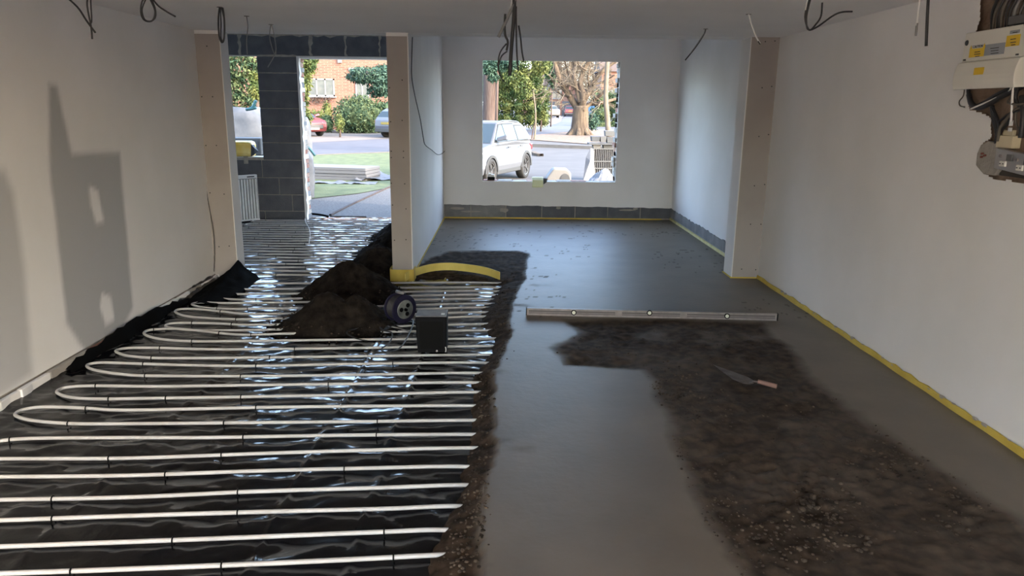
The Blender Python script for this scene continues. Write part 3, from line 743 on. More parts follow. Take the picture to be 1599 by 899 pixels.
strip('foam_strip', base, .085, .012, M['foam_light'], 'curved loose strip of yellow foam standing on edge by the middle pier', -.03)

# plaster crumbs on the strip
b = MB()
for i in range(26):
    y = 3.4+4*i/26+random.uniform(-.05, .05); r = random.uniform(.008, .02)
    b.add([(XR-.012+v.x*r*.8, y+v.y*r*2.2, .034+v.z*r*.7) for v in IV], IF)
obj('plaster_crumbs', b, M['mortar'], kind='stuff', label='bits of plaster and mortar caught on the foam along the right wall', cat='plaster crumbs')

# ------------------------------------------------------------------ spirit level
A = onz(822, 492, -.004); B = onz(1213, 501, -.004); d = (B-A); L = d.length; ang = math.atan2(d.y, d.x)
t = thing('spirit_level', A, 'very long aluminium spirit level resting on the screed', 'spirit level', rot=(0, 0, ang))
b = MB(); b.box((0, -.012, 0), (L, .013, .007)); b.box((0, -.012, .061), (L, .013, .068)); b.box((0, -.003, 0), (L, .006, .068)); part('rail', b, M['alu'], t)
for x0, x1 in ((.02, .78), (.84, L-.84), (L-.78, L-.02)):
    b = MB(); b.box((x0, -.006, .020), (x1, -.002, .049)); part('web_panel', b, M['alu_dark'], t)
    b = MB(); b.box((x0, -.0085, .030), (x1, -.004, .034)); part('rib', b, M['alu'], t)
for x in (0, L): b = MB(); b.box((x-.004, -.014, -.0), (x+.004, .015, .069)); part('end_cap', b, M['black'], t)
for cx, z in ((ony(895.6, 487, A.y).x-A.x, .037), (ony(1014.5, 486, 6.2).x-A.x, .050), (ony(1135, 493, 6.17).x-A.x, .037)):
    R = Matrix.Translation((cx, -.004, z)) @ Matrix.Rotation(PI/2, 4, 'X')
    b = MB(); b.lathe([(.0, 0), (.024, 0), (.024, .010), (.016, .010), (.016, .004), (0, .004)], 20, R); v = part('vial_housing', b, M['black'], t, smooth=False)
    b = MB(); b.lathe([(.0, .005), (.0155, .005), (.0155, .011), (0, .012)], 16, R); part('vial', b, M['vial'], t)

# ------------------------------------------------------------------ trowel
tip = onz(1114, 571, .012); hl = onz(1174, 601, .012); he = onz(1213, 603, .03)
dv = hl-tip; L = dv.length; ang = math.atan2(dv.y, dv.x)
t = thing('trowel', tip, 'pointed bricklaying trowel with worn pink-brown handle lying on loose screed', 'trowel', rot=(0, 0, ang))
b = MB(); b.prism([(0, 0), (L*.72, .062), (L*.93, .05), (L, .012), (L, -.012), (L*.93, -.05), (L*.72, -.062)], .006, .0095, 'z'); part('blade', b, M['steel'], t, bevel=.002)
la = t.matrix_world.inverted() @ he
b = MB(); b.tube([(L-.02, 0, .010), (L+.01, 0, .022), (L+.02, -.004, .034), la*.35+Vector((L, 0, .03))*.65], .006, 8, 4); part('tang', b, M['steel'], t)
b = MB(); s0 = la*.22+Vector((L, 0, .035))*.78
b.tube([s0, s0.lerp(la, .12), s0.lerp(la, .9), la], [.013, .016], 12, 3); part('grip', b, M['handle'], t)

# ------------------------------------------------------------------ black speaker box and cable reel
c = onz(674, 551, ZPIP+.011); t = thing('portable_speaker', (c.x, c.y, ZPIP+.011), 'black upright speaker box with grey sheen coloured into its dark top standing on the pipes', 'speaker', rot=(0, 0, .02))
w, dp, hh = .235, .20, .285
b = MB(); b.prism([(-w/2+.012, 0), (w/2-.004, 0), (w/2, hh), (-w/2-.004, hh)], 0, dp); part('case', b, M['black'], t, bevel=.008)
b = MB(); b.box((-w/2+.0, .004, hh-.001), (w/2-.002, dp-.004, hh+.006)); part('lid', b, M['grey_lid'], t, bevel=.003)  # dark lid, its greyish sheen put into the colour
b = MB(); b.box((w/2-.045, .04, hh+.006), (w/2-.018, .085, hh+.0075)); part('label', b, M['cable_white'], t, label='small white label')
b = MB(); b.box((-w/2+.03, -.003, .03), (w/2-.03, .0, hh-.035)); part('grille', b, M['clip'], t, bevel=.002)
for x in (.04,): b = MB(); b.lathe([(.008, 0), (.008, .004), (0, .005)], 10, Matrix.Translation((x, -.003, .018)) @ Matrix.Rotation(PI/2, 4, 'X')); part('screw', b, M['alu'], t)
b = MB(); b.tube([(w/2-.012, -.004, .01), (w/2-.008, -.01, .03), (w/2-.012, -.006, .05)], .0035, 6, 4); part('strap', b, M['cable_white'], t)

c = onz(641, 484, ZPIP); c = Vector((-.86, 6.05, ZPIP+.01)); 
t = thing('cable_reel', c, 'blue and black extension cable reel on a stand behind the speaker box', 'cable reel', rot=(0, 0, -.80))
# local x = axle pointing to the right and to the camera
R = Matrix.Translation((0, 0, .155)) @ Matrix.Rotation(PI/2, 4, 'Y')
b = MB(); b.lathe([(.0, .035), (.122, .035), (.128, .042), (.122, .050), (.0, .050)], 36, R); part('front_flange', b, M['blue_drum'], t, smooth=False)
b = MB(); b.lathe([(.0, -.085), (.118, -.085), (.122, -.078), (.118, -.072), (.0, -.072)], 36, R); part('rear_flange', b, M['blue_drum'], t)
b = MB(); b.lathe([(.07, -.075), (.07, .04)], 24, R); part('drum', b, M['blue_drum'], t)
b = MB()
for k in range(9):
    xx = -.066+k*.0115
    b.lathe([(.098, xx-.005), (.104, xx), (.098, xx+.005)], 28, R)
part('wound_cable', b, M['cable'], t, smooth=True)
b = MB(); b.lathe([(.0, .050), (.078, .050), (.082, .056), (.076, .060), (.0, .060)], 30, R); fc_ = part('socket_plate', b, M['dust_face'], t)
for k in range(3):
    a = k*2*PI/3+.4
    b = MB(); b.lathe([(0, .060), (.019, .060), (.019, .0635), (0, .0635)], 14, R @ Matrix.Translation((.042*math.cos(a), .042*math.sin(a), 0))); part('socket', b, M['black'], t)
b = MB(); b.lathe([(0, .06), (.014, .06), (.012, .078), (0, .08)], 14, R); part('hub', b, M['black'], t)
b = MB()
b.tube([(-.10, -.11, 0), (-.10, -.07, .06), (-.10, -.03, .155), (-.10, -.02, .27), (-.06, -.01, .29), (.0, 0, .29), (.045, .01, .285)], .008, 8, 4)
b.tube([(-.10, .11, 0), (-.10, .07, .06), (-.10, .03, .155), (-.10, .02, .27)], .008, 8, 4)
b.tube([(-.10, -.11, 0), (.09, -.11, 0)], .008, 8); b.tube([(-.10, .11, 0), (.09, .11, 0)], .008, 8); b.tube([(-.10, 0, .155), (.0, 0, .155)], .01, 8)
part('stand', b, M['black'], t)
b = MB(); b.tube([(-.05, -.01, .295), (.04, .01, .29)], .014, 10); part('handle', b, M['grey_lid'], t)
def lead(name, pts, r, m, label, z=ZPIP+.016, sm=8, cat='cable', n=6):
    z = z+(.014 if cat == 'cable' else 0)
    b = MB(); P = [onz(p[0], p[1], z+(p[2] if len(p) > 2 else 0)) for p in pts]; b.tube(P, r, n, sm); return obj(name, b, m, label=label, cat=cat)
lead('extension_lead', [(622,478,.03),(612,487),(602,497),(590,505),(598,515),(612,520),(608,535),(595,545),(606,550),(622,545),(634,530),(645,505),(640,500),(615,508),(600,515),(612,500),(606,485,.01),(618,476,.04)], .006, M['cable'], 'black lead in loose loops on the pipes left of the speaker box')
lead('extension_lead', [(628,482,.05),(618,492),(606,497),(595,500),(580,507),(562,512),(545,516),(542,521),(556,528),(572,532)], .006, M['cable'], 'black lead trailing from the reel to the nearest heap')
lead('plug_lead', [(640,480,.02),(630,491),(610,495),(600,488),(590,492),(586,500),(600,508),(622,512),(640,518,.0)], .005, M['cable_grey'], 'grey lead tangled beside the cable reel')
lead('string_line', [(476,341),(478,348),(482,355),(484,362),(484,372),(483,380),(490,385),(505,390),(515,394)], .004, M['cable_white'], 'pale blue-white cord lying over the hall pipes from the doorway', sm=5)
lead('door_offcut', [(475,333),(490,334),(505,336),(512,338)], .02, M['poly_matt'], 'rolled black sheet edge lying on the door threshold', z=-.03, sm=3, cat='plastic sheet')
lead('batten', [(515,338),(545,338),(572,338.5)], .012, M['timber'], 'thin dark batten lying in the doorway threshold', z=-.04, sm=0, cat='batten')

# ------------------------------------------------------------------ radiator leaning by the block wall
A = Vector((-4.38, 11.70, ZM+.022)); Bv = Vector((-4.03, 12.12, ZM+.022)); d = Bv-A
ang = math.atan2(d.y, d.x); L = d.length
t = thing('radiator', A, 'white panel radiator standing on the hall floor against the block wall', 'radiator', rot=(0, 0, ang))
hh = .74
b = MB(); b.box((0, .0, 0), (L, .012, hh)); part('back_panel', b, M['cable_grey'], t)  # panel of a white radiator, coloured grey as shade between the fins
for k in range(11):
    x = L*(k+.5)/11; w = L/11
    b = MB(); b.prism([(x-w*.33, 0), (x-w*.22, -.018), (x+w*.22, -.018), (x+w*.33, 0)], .03, hh-.07, 'z'); part('fin', b, M['rad'], t)
b = MB(); b.box((-.004, -.016, hh-.055), (L+.004, .055, hh)); part('top_rail', b, M['rad'], t, bevel=.004)
b = MB(); b.box((-.004, -.016, 0), (L+.004, .055, .025)); part('bottom_rail', b, M['rad'], t, bevel=.004)
b = MB(); b.box((L-.002, -.014, .0), (L+.006, .055, hh)); part('side_panel', b, M['rad'], t)
b = MB(); b.box((L*.68, -.018, hh-.04), (L*.92, -.014, hh-.02)); part('slot', b, M['ink'], t)

# ------------------------------------------------------------------ cables hanging from the ceiling
def hang(label, strands, Y=None, top=None, group='cable ends hanging from the ceiling', cat='cable', plane=None, hole=True):
    Yh = Y
    if Yh is None and top: Yh = onz(top[0], top[1], ZC).y
    f = plane or (lambda x, y: ony(x, y, Yh))
    p0 = f(*strands[0][0][0][:2]); p0.z = ZC
    t = thing('ceiling_cable', p0, label, cat, group)
    for pts, r, m in strands:
        P = [f(p[0], p[1]) + Vector((0, (p[2] if len(p) > 2 else 0), 0)) for p in pts]
        P[0].z = min(P[0].z, ZC+.02) if P[0].z > ZC-.2 else P[0].z
        b = MB(); b.tube(P, r, 7, 6); obj('strand', b, m, t)
    if hole:
        b = MB(); b.lathe([(0, -.003), (.022, -.003), (.022, .001)], 14, Matrix.Translation((p0.x, p0.y, ZC))); obj('cable_hole', b, M['alu_dark'], t)
    return t
bk, gy, wh = M['cable'], M['cable_grey'], M['cable_white']
hang('cable pair crossing like scissors at the top left corner', [([(92,-14),(120,10),(135,32),(149,51)], .0055, bk), ([(139,-14),(136,8),(142,40),(144,61)], .005, bk), ([(141,-14),(142,10),(143,34),(138,37)], .004, bk)], Y=4.5)
hang('cable looped in a bow with one long end pointing right, near top left', [([(232,-8),(222,2),(220,20),(226,32),(238,32),(242,18),(236,2),(232,-4)], .005, bk), ([(234,-8),(242,12),(243,26),(236,33),(226,30),(222,14),(230,-6)], .004, bk), ([(234,-8),(246,8),(260,18),(274,26)], .0055, bk)], Y=4.9)
hang('narrow black loop of cable hanging in front of the left pier', [([(343,11),(341,30),(342,55),(346,66),(350,60),(350,30),(346,12)], .0065, bk), ([(344,11),(345,35),(345,58),(348,64),(351,50),(350,25),(348,12)], .005, bk)], top=(345,11))
hang('single thin grey cable hanging straight down before the hall opening', [([(385,25),(387,42),(385,62),(386,85)], .0045, gy)], top=(385,25))
hang('thin grey forked cable end hanging in the hall before the lintel', [([(423,37),(421,56),(424,72),(428,84)], .005, gy), ([(424,37),(429,60),(430,82),(418,105)], .005, gy)], top=(424,38))
hang('thick bundle of dark cables hanging before the window', [([(808,-8),(800,12),(788,38),(778,58)], .011, gy), ([(803,-8),(803,20),(799,70),(796,118)], .013, bk), ([(800,-8),(798,10),(796,28)], .005, wh), ([(806,10),(806,40),(807,80),(809,110)], .006, bk), ([(810,40),(813,60),(815,80),(818,96)], .006, bk), ([(789,22),(788,40),(789,55),(793,65),(791,79)], .008, bk), ([(791,68),(782,80),(778,95),(779,112),(786,127)], .005, bk), ([(792,80),(783,88),(778,104)], .005, bk)], Y=5.3)
hang('bent dark and grey cable end hanging before the right side of the window wall', [([(1102,45),(1099,54),(1086,74),(1070,94)], .006, bk), ([(1100,52),(1088,70),(1078,84)], .006, gy)], top=(1101,45))
hang('white cable end hanging at the top of the right pier', [([(1169,22),(1174,40),(1180,56),(1187,68)], .0058, wh), ([(1184,64),(1187,69)], .006, bk)], top=(1170,22))
hang('black cables hooked upward like an anchor, hanging near top right', [([(1266,-10),(1258,18),(1258,34),(1264,47),(1274,38),(1282,25),(1284,4)], .0055, bk), ([(1268,-10),(1262,12),(1259,30),(1262,46),(1276,42),(1300,25),(1314,19),(1331,18)], .0055, bk), ([(1264,-10),(1260,4),(1258,16)], .005, wh)], Y=4.75)
hang('straight pair of cable ends, one white and one dark, at the right wall', [([(1438,-12),(1434,16),(1431,40)], .006, wh), ([(1432,36),(1430,56)], .007, gy), ([(1450,-12),(1448,24),(1446,72)], .0085, bk)], Y=4.4)
hang('black cable running down the face of the dividing wall', [([(644,58),(643,90),(643,120),(648,150),(656,185),(661,215),(664,226),(674,234)], .0055, bk), ([(674,234),(683,241),(690,240),(695,235)], .0055, bk)], plane=lambda x, y: onx(x, y, XPR+.02), hole=False, group='wall cables')
hang('thin black cable in the corner between left wall and left pier', [([(321,290),(326,320),(333,360),(335,395),(334,424)], .0045, bk)], plane=lambda x, y: ony(x, y, YP-.03), hole=False, group='wall cables')
for k, (px, py) in enumerate(((1170,22),(1101,45),(790,22),(345,11),(424,38))):
    pass

# ------------------------------------------------------------------ fuse board and the open wall recess
XF = 2.67
TL = onx(1508, 52, XF); TR = onx(1596, 42, XF); MLp = onx(1500, 96, XF); BL = onx(1490, 137, XF-.02)
y1 = TL.y; y0 = TL.y-.56; zt = TL.z; zm = MLp.z; zb = BL.z
t = thing('fuse_board', (XR, y1, zb), 'white consumer unit with yellow caution stickers mounted over the open wall recess', 'fuse board')
b = MB(); b.prism([(XR+.03, zb+.01), (XF, zm-.0), (XF, zt), (XR+.03, zt)], 0, 1, 'y'); b.v = [(x, y0 if y == 0 else y1, z) for (x, y, z) in b.v]; obj('case', b, M['white_p'], t, bevel=.006)
b = MB(); prof = [(XF+.02, zm)]+[(XF-.035*math.sin(PI*(.15+.6*i/6)), zm-.012-(zm-zb)*i/6) for i in range(7)]+[(XF+.08, zb-.006), (XF+.08, zm)]
b.prism(prof, y0+.03, y1+.004, 'y'); obj('flip_cover', b, M['white_p'], t, bevel=.004)
for yy in (y1-.03, y1-.50+.02):
    b = MB(); b.cbox((XF-.002, yy, zm+.006), (.006, .018, .008)); obj('screw', b, M['ink'], t)
rot = Matrix.Rotation(-PI/2, 4, 'Z')
def facepatch(name, px0, py0, px1, py1, m, dx=0, sub=None, X=XF):
    a = onx(px0, py0, X); c = onx(px0, py1, X); c.y = onx(px1, py1, X).y
    b = MB(); b.box((X-.002-dx, min(a.y, c.y), min(a.z, c.z)), (X+.001, max(a.y, c.y), max(a.z, c.z))); return obj(name, b, m, t)
facepatch('sticker', 1515, 76, 1536, 90, M['sticker_y']); facepatch('sticker', 1539, 70, 1567, 87, M['sticker_g'])
facepatch('sticker', 1573, 56, 1591, 73, M['sticker_y']); facepatch('sticker', 1578, 48, 1592, 53, M['sticker_g'])
facepatch('sticker', 1522, 106, 1535, 117, M['sticker_y'], X=XF-.033)
facepatch('sticker', 1517.5, 70.5, 1536, 76.5, M['rad'], .0005)
b = MB(); p = onx(1510, 67, XF); b.lathe([(0, 0), (.016, 0), (.014, .004), (0, .005)], 16, Matrix.Translation(p) @ Matrix.Rotation(-PI/2, 4, 'Y')); obj('key_hole', b, M['ink'], t)
def text(s, px, py, size, X, m):
    cu = bpy.data.curves.new('lettering', 'FONT'); cu.body = s; cu.size = size; cu.extrude = .0006; cu.align_x = 'CENTER'; cu.align_y = 'CENTER'
    o = bpy.data.objects.new('lettering', cu); COL.objects.link(o); cu.materials.append(m)
    p = onx(px, py, X); me = bpy.data.meshes.new_from_object(o); bpy.data.objects.remove(o)
    o = bpy.data.objects.new('lettering', me); COL.objects.link(o)
    o.location = p; o.rotation_euler = (PI/2, 0, -PI/2); o.parent = t; o.matrix_parent_inverse = t.matrix_world.inverted()
text('CAUTION', 1527, 72.6, .020, XF-.003, M['ink'])
for (px, py) in ((1516.5, 74.5), (1537, 71.5)):
    p = onx(px, py, XF-.003); b = MB(); b.prism([(p.y-.011, p.z-.009), (p.y+.011, p.z-.009), (p.y, p.z+.013)], p.x-.001, p.x+.002, 'x'); obj('warning_triangle', b, M['sticker_y'], t)
for k, (px, py, w) in enumerate(((1526, 81, 15), (1526, 84.5, 17), (1526, 88, 12), (1553, 75, 22), (1553, 79, 20), (1553, 83, 20), (1582, 61, 13), (1582, 66, 13), (1582, 70, 10), (1585, 50.5, 11))):
    p = onx(px, py, XF-.0025); b = MB(); hw = w*.0036/2*.9; b.box((p.x-.0005, p.y-hw, p.z-.002), (p.x+.0008, p.y+hw, p.z+.002)); obj('print_line', b, M['ink'], t)
# second enclosure top right
a = onx(1584, 26, XR-.06); b = MB(); b.box((XR-.09, a.y-.4, a.z-.045), (XR+.03, a.y, a.z+.0)); 
obj('switch_enclosure', b, M['upvc'], bevel=.004, label='white enclosure edge just above the fuse board at the frame edge', cat='enclosure')
# wires
def wirebundle(label, list_, X=XR-.01):
    t2 = None
    for k, (pts, r, m) in enumerate(list_):
        P = [onx(p[0], p[1], X-(p[2] if len(p) > 2 else 0)) for p in pts]
        if t2 is None: t2 = thing('wiring', P[0], label, 'wiring')
        b = MB(); b.tube(P, r, 8, 6); obj('wire', b, m, t2)
    return t2
KA = 1.0
brn = mat('cable_brown_grey', (.11, .095, .075), .6)
up_ = []
for k in range(13):
    x0 = 1560+k*4.2+random.uniform(-3, 3); x1 = 1546+k*4.6+random.uniform(-4, 4)
    up_.append(([(x0+12, -50), (x0+4, -10, .01), ((x0+x1)/2-3, 18, random.uniform(0, .03)), (x1, 40, .01), (x1+1, 56, -.01)], random.choice((.005, .007, .009)), random.choice((brn, gy, bk, brn))))
wirebundle('spread of grey and brown cables dropping into the fuse board from above', up_)
wirebundle('thick black cables curving out from below the fuse board', [([(1513,148,-.01),(1517,162,.01),(1528,168,.02),(1545,162,.03),(1565,150,.03),(1590,138,.03),(1620,120,.02)], .016, bk), ([(1512,140),(1514,156,.01),(1522,166,.02),(1540,158,.02),(1560,146,.03),(1600,128,.03)], .011, bk), ([(1516,170,.03),(1530,164,.04),(1555,153,.04),(1575,143,.04),(1582,128,.06),(1592,105,.06)], .005, wh), ([(1506,140),(1504,150),(1498,158),(1499,165),(1506,167)], .0035, brn)])
wirebundle('tangle of dark cables in the recess between fuse board and socket', [([(1549,165,.02),(1552,185,.01),(1557,205),(1556,222)], .012, bk), ([(1548,165,.02),(1555,180,.02),(1560,198,.02),(1556,215,.01)], .009, bk), ([(1558,220,.01),(1562,200,.02),(1572,186,.03),(1585,172,.03),(1600,165,.03)], .009, brn), ([(1560,190,.02),(1570,182,.03),(1580,176,.03),(1600,170,.03)], .007, bk), ([(1554,225),(1563,205,.01),(1574,192,.02),(1578,176,.03)], .008, bk), ([(1580,150,.04),(1574,160,.04),(1590,163,.05),(1605,160,.05)], .006, brn), ([(1583,130,.04),(1581,150,.05),(1580,170,.04),(1579,190,.03)], .006, wh), ([(1587,175,.03),(1586,190,.03),(1592,205,.02)], .005, brn), ([(1598,110,.05),(1590,135,.04),(1586,155,.03),(1600,175,.02)], .011, bk), ([(1595,150,.03),(1598,180,.03),(1594,215,.02)], .014, bk)])
p = onx(1569, 205, XR+.02); q = onx(1590, 232, XR+.02)
b = MB(); b.box((XR-.02, q.y, q.z), (XR+.03, p.y+.0, p.z-.02)); b.box((XR-.01, q.y+.02, p.z-.03), (XR+.01, p.y-.03, p.z+.01)); obj('junction_block', b, M['cream'], bevel=.004, label='cream plastic connector block between dark cables above the socket', cat='connector')
p = onx(1579, 192, XR-.03); b = MB(); b.cbox(p, (.012, .016, .03)); b.cbox(p-Vector((0, 0, .035)), (.012, .016, .02)); obj('wire_connector', b, M['cable_white'], label='small white wire connector hanging in the cable tangle', cat='connector')
# grey filler plate left of the socket
pg = [onx(x, y, XR) for x, y in ((1536,226),(1548,220),(1562,224),(1566,262),(1556,274),(1540,272),(1528,258),(1530,240))]
b = MB(); b.prism([(p.y, p.z) for p in pg][::-1], XR-.018, XR+.05, 'x'); obj('filler_patch', b, M['mortar_grey'], bevel=.006, label='lump of grey filler beside the metal socket box', cat='filler')
for k, (px, py) in enumerate(((1532,240),(1536,243),(1531,245))):
    p = onx(px, py, XR-.03); b = MB(); b.tube([p, p+Vector((.03, 0, .004))], .006, 8); obj('wall_plug', b, M['redplug'], label='red-brown wall plugs stuck in the filler', cat='wall plug', group='red wall plugs')
t = thing('socket_outlet', onx(1553, 268, XR-.03), 'bare metal double socket fitting hanging on the lower right of the recess', 'socket')
# local builder on the wall plane, seen slightly tilted
a = onx(1560, 231, XR-.035); c = onx(1552, 262, XR-.035); e = onx(1640, 275, XR-.035)
yA, yB = a.y, a.y-.36; zA, zB = a.z, c.z
b = MB(); b.add([(XR-.05, yA, zA), (XR-.05, yB, zA-.03), (XR-.04, yB, zB-.03), (XR-.04, yA+.01, zB), (XR-.01, yA, zA), (XR-.01, yB, zA-.03), (XR+.0, yB, zB-.03), (XR+.0, yA+.01, zB)], [(0,1,2,3),(7,6,5,4),(0,4,5,1),(1,5,6,2),(2,6,7,3),(3,7,4,0)]); obj('faceplate', b, M['chrome'], t, bevel=.002)
for k in range(2):
    yc = yA-.075-.14*k; zz = (zA+zB)/2-.006-.012*k
    b = MB(); b.cbox((XR-.05, yc, zz-.02), (.012, .05, .03)); obj('pin_cover', b, M['white_p'], t, bevel=.003)
    b = MB(); b.lathe([(0, 0), (.008, 0), (.008, .01), (0, .011)], 10, Matrix.Translation((XR-.045, yc+.03, zz+.02)) @ Matrix.Rotation(-PI/2, 4, 'Y')); obj('terminal', b, M['alu'], t)
    b = MB(); b.cbox((XR-.05, yc-.05, zz+.015), (.014, .045, .035)); obj('terminal_block', b, M['upvc'], t, bevel=.003)
    for dy in (-.012, .012): b = MB(); b.cbox((XR-.058, yc+dy, zz-.02), (.003, .008, .005)); obj('pin_slot', b, M['ink'], t)
# recess floor edge in timber
p = onx(1548, 272, XR); q = onx(1680, 280, XR)
b = MB(); b.box((XR+.005, q.y, q.z-.03), (XR+.06, p.y-.06, q.z+.03)); obj('trim_9', b, M['timber'], kind='structure')

# ------------------------------------------------------------------ things on the sills
p = ony(767, 281, YB+.08); t = thing('small_box', (p.x, p.y, WZ0+.012), 'small black and white box standing on the left end of the window sill', 'box')
b = MB(); b.cbox((0, 0, .03), (.12, .08, .05)); part('base', b, M['black'], t, bevel=.004)
b = MB(); b.cbox((0, 0, .075), (.10, .07, .04)); b.cbox((-.02, 0, .105), (.04, .05, .02)); part('top', b, M['white_p'], t, bevel=.004)
p = ony(841, 292, YB-.02); 
b = MB(); n = 14
prof = [(YB+.16, WZ0+.035), (YB+.08, WZ0+.075), (YB+.0, WZ0+.075), (YB-.04, WZ0+.03), (YB-.045, WZ0-.07), (YB-.035, WZ0-.09), (YB-.02, WZ0-.07), (YB-.02, WZ0+.02), (YB+.02, WZ0+.055), (YB+.10, WZ0+.055), (YB+.15, WZ0+.02)]
x0, x1 = ony(831, 285, YB).x, ony(848, 285, YB).x
b.prism(prof, x0, x1, 'x'); t = obj('paper_bag', b, M['lime_roll'], label='pale lime bag folded over the middle of the window sill', cat='bag', bevel=.008)
b = MB(); b.add([(x1, YB+.0, WZ0+.06), (x1+.07, YB+.0, WZ0+.05), (x1+.06, YB-.02, WZ0+.0), (x1+.005, YB-.03, WZ0-.04), (x1+.03, YB+.04, WZ0+.07)], [(0,1,2,3),(0,4,1)]); obj('torn_flap', b, M['white_film'], t)
p = ony(384, 243, YL+.05); t = thing('insulation_bag', (p.x-.04, YL+.16, zsill-.02), 'yellow plastic-wrapped bundle lying on the narrow window sill', 'bag')
b = MB(); n = 12
for i in range(7):
    pass
b.cbox((-.16, 0, .125), (.62, .30, .25)); o = part('bundle', b, M['yellow_bag'], t, bevel=.06)
b = MB(); b.add([(.14, -.12, .2), (.20, -.14, .14), (.18, -.13, .03), (.13, -.14, .0), (.14, .0, .2), (.22, .0, .08)], [(0,1,2,3),(0,4,1),(1,4,5),(1,5,2)]); part('film_end', b, M['white_film'], t)
b = MB(); b.prism([(-.02, -.12), (.05, -.12), (.05, .0), (-.02, .0)], YL-.012, YL-.002); b.v = [(v[0]+p.x, v[1], v[2]+zsill-.01) for v in b.v]; obj('paper_tab', b, M['mortar'], label='small brown tab hanging below the narrow window sill', cat='tab')

# ------------------------------------------------------------------ outside: ground
def drape(name, pts, m, dz, label=None, cat=None, kind='structure', world=False):
    P = [Vector(p) if world else ong(*p) for p in pts]
    bm = bmesh.new(); vs = [bm.verts.new((p.x, p.y, 0)) for p in P]; bm.faces.new(vs)
    for (yk, _) in GK[1:-1]:
        g = bm.verts[:]+bm.edges[:]+bm.faces[:]; bmesh.ops.bisect_plane(bm, geom=g, plane_co=(0, yk, 0), plane_no=(0, 1, 0))
    bmesh.ops.triangulate(bm, faces=bm.faces[:])
    bm.normal_update()
    for v in bm.verts: v.co.z = gz(v.co.y)+dz
    for f in bm.faces:
        if f.normal.z < 0: f.normal_flip()
    me = bpy.data.meshes.new(name); bm.to_mesh(me); bm.free(); me.materials.append(m)
    o = bpy.data.objects.new(name, me); COL.objects.link(o); return tag(o, label, cat, None, kind)
drape('ground', [(-120, YW1-.02, 0), (120, YW1-.02, 0), (200, 300, 0), (-200, 300, 0)], M['drive'], 0, world=True)
drape('ground_rear', [(-60, -60, 0), (60, -60, 0), (60, YR-.01, 0), (-60, YR-.01, 0)], M['rawclay'], 0, world=True)  # unseen ground, made brown to bounce warm light indoors
drape('gravel_path', [(430,330),(478,312),(560,302),(640,288),(700,300),(700,345),(470,345)], M['gravel'], .006)
drape('lawn', [(380,312),(478,312),(560,303),(640,288),(760,262),(760,215),(606,238),(490,243),(300,262)], M['grass'], .02)
drape('road', [(200,245),(490,243),(606,237),(760,222),(760,208),(606,217),(490,223),(200,232)], M['asphalt'], .015)
drape('pavement', [(200,232),(490,223),(606,217),(760,208),(760,204),(606,213),(480,213),(200,215)], M['pave'], .02)
drape('drive_apron', [(600,214),(760,206),(760,200),(600,208)], M['pave'], .025)
# right part: verge, kerb, road winding away
drape('verge', [(735,222),(830,219),(925,226),(1100,232),(1100,203),(925,203),(830,212),(735,214)], M['leaflit'], .03)
drape('road_side', [(700,214),(830,212.5),(895,205),(1000,203),(1000,185),(895,178.5),(885,178),(880,184),(874,190),(860,194),(820,199),(700,204)], M['asphalt'], .022)
drape('pavement_side', [(700,204.4),(822,199.4),(860,194.4),(872,190),(878,184),(884,178),(872,178),(866,184),(850,190),(810,195),(700,199)], M['pave'], .027)
def ribbon(name, pts, w, h, m, label, cat='kerb', sm=4):
    P = catmull([ong(*p) for p in pts], sm); b = MB(); vs = []
    for i, p in enumerate(P):
        a = P[max(i-1, 0)]; c = P[min(i+1, len(P)-1)]; d = (c-a); d.z = 0; d.normalize(); n = Vector((-d.y, d.x, 0))*w/2
        for q, z in ((p-n, -.05), (p+n, -.05), (p+n, h), (p-n, h)): vs.append((q.x, q.y, p.z+z))
    k = len(P); b.add(vs, [(4*i+j, 4*i+(j+1) % 4, 4*i+4+(j+1) % 4, 4*i+4+j) for i in range(k-1) for j in range(4)])
    return obj(name, b, m, label=label, cat=cat)
ribbon('kerb', [(735,226),(830,229),(925,232.5),(1060,236)], .35, .14, M['kerb'], 'dark kerb edging the leafy verge behind the silver car')
ribbon('kerb', [(805,200),(845,197),(868,192),(875,186),(872,180)], .3, .10, M['kerbw'], 'pale curved kerb of the side road beyond the verge')
ribbon('kerb', [(470,244),(540,241),(606,238.5),(700,230)], .15, .05, M['kerb'], 'kerb line between lawn and road')
ribbon('path_edging', [(516,337),(545,322),(575,308),(612,291),(650,276)], .05, .03, M['bark_red'], 'narrow timber edging curving along the gravel path outside the doorway')
ribbon('puddle_board', [(832,240),(838,243),(846,244)], .2, .1, M['bark'], 'small clump of dead leaves lying on the driveway', cat='leaf clump', sm=2)

# ------------------------------------------------------------------ outside: vegetation
def leaves(b, c, r, n, size, droop=0, shell=.55):
    for _ in range(n):
        v = Vector((random.gauss(0, 1), random.gauss(0, 1), random.gauss(0, 1))).normalized()*(shell+(1-shell)*random.random()**.5)*random.uniform(.85, 1.08)
        p = Vector((c[0]+v.x*r[0], c[1]+v.y*r[1], c[2]+v.z*r[2]))
        a = Vector((random.uniform(-1, 1), random.uniform(-1, 1), random.uniform(-1, 1)-droop)).normalized(); q = a.orthogonal().normalized()
        q.rotate(Matrix.Rotation(random.uniform(0, 6.28), 3, a)); s = size*random.uniform(.6, 1.4)
        n0 = len(b.v); b.v += [tuple(p), tuple(p+a*s+q*s*.35), tuple(p+a*s*1.9), tuple(p+a*s-q*s*.35)]; b.f.append((n0, n0+1, n0+2, n0+3))
def blob(b, c, r, seed=0):  # dense core inside foliage
    for v0 in ():
        pass
    b.add([(c[0]+v.x*r[0], c[1]+v.y*r[1], c[2]+v.z*r[2]) for v in IV], IF)
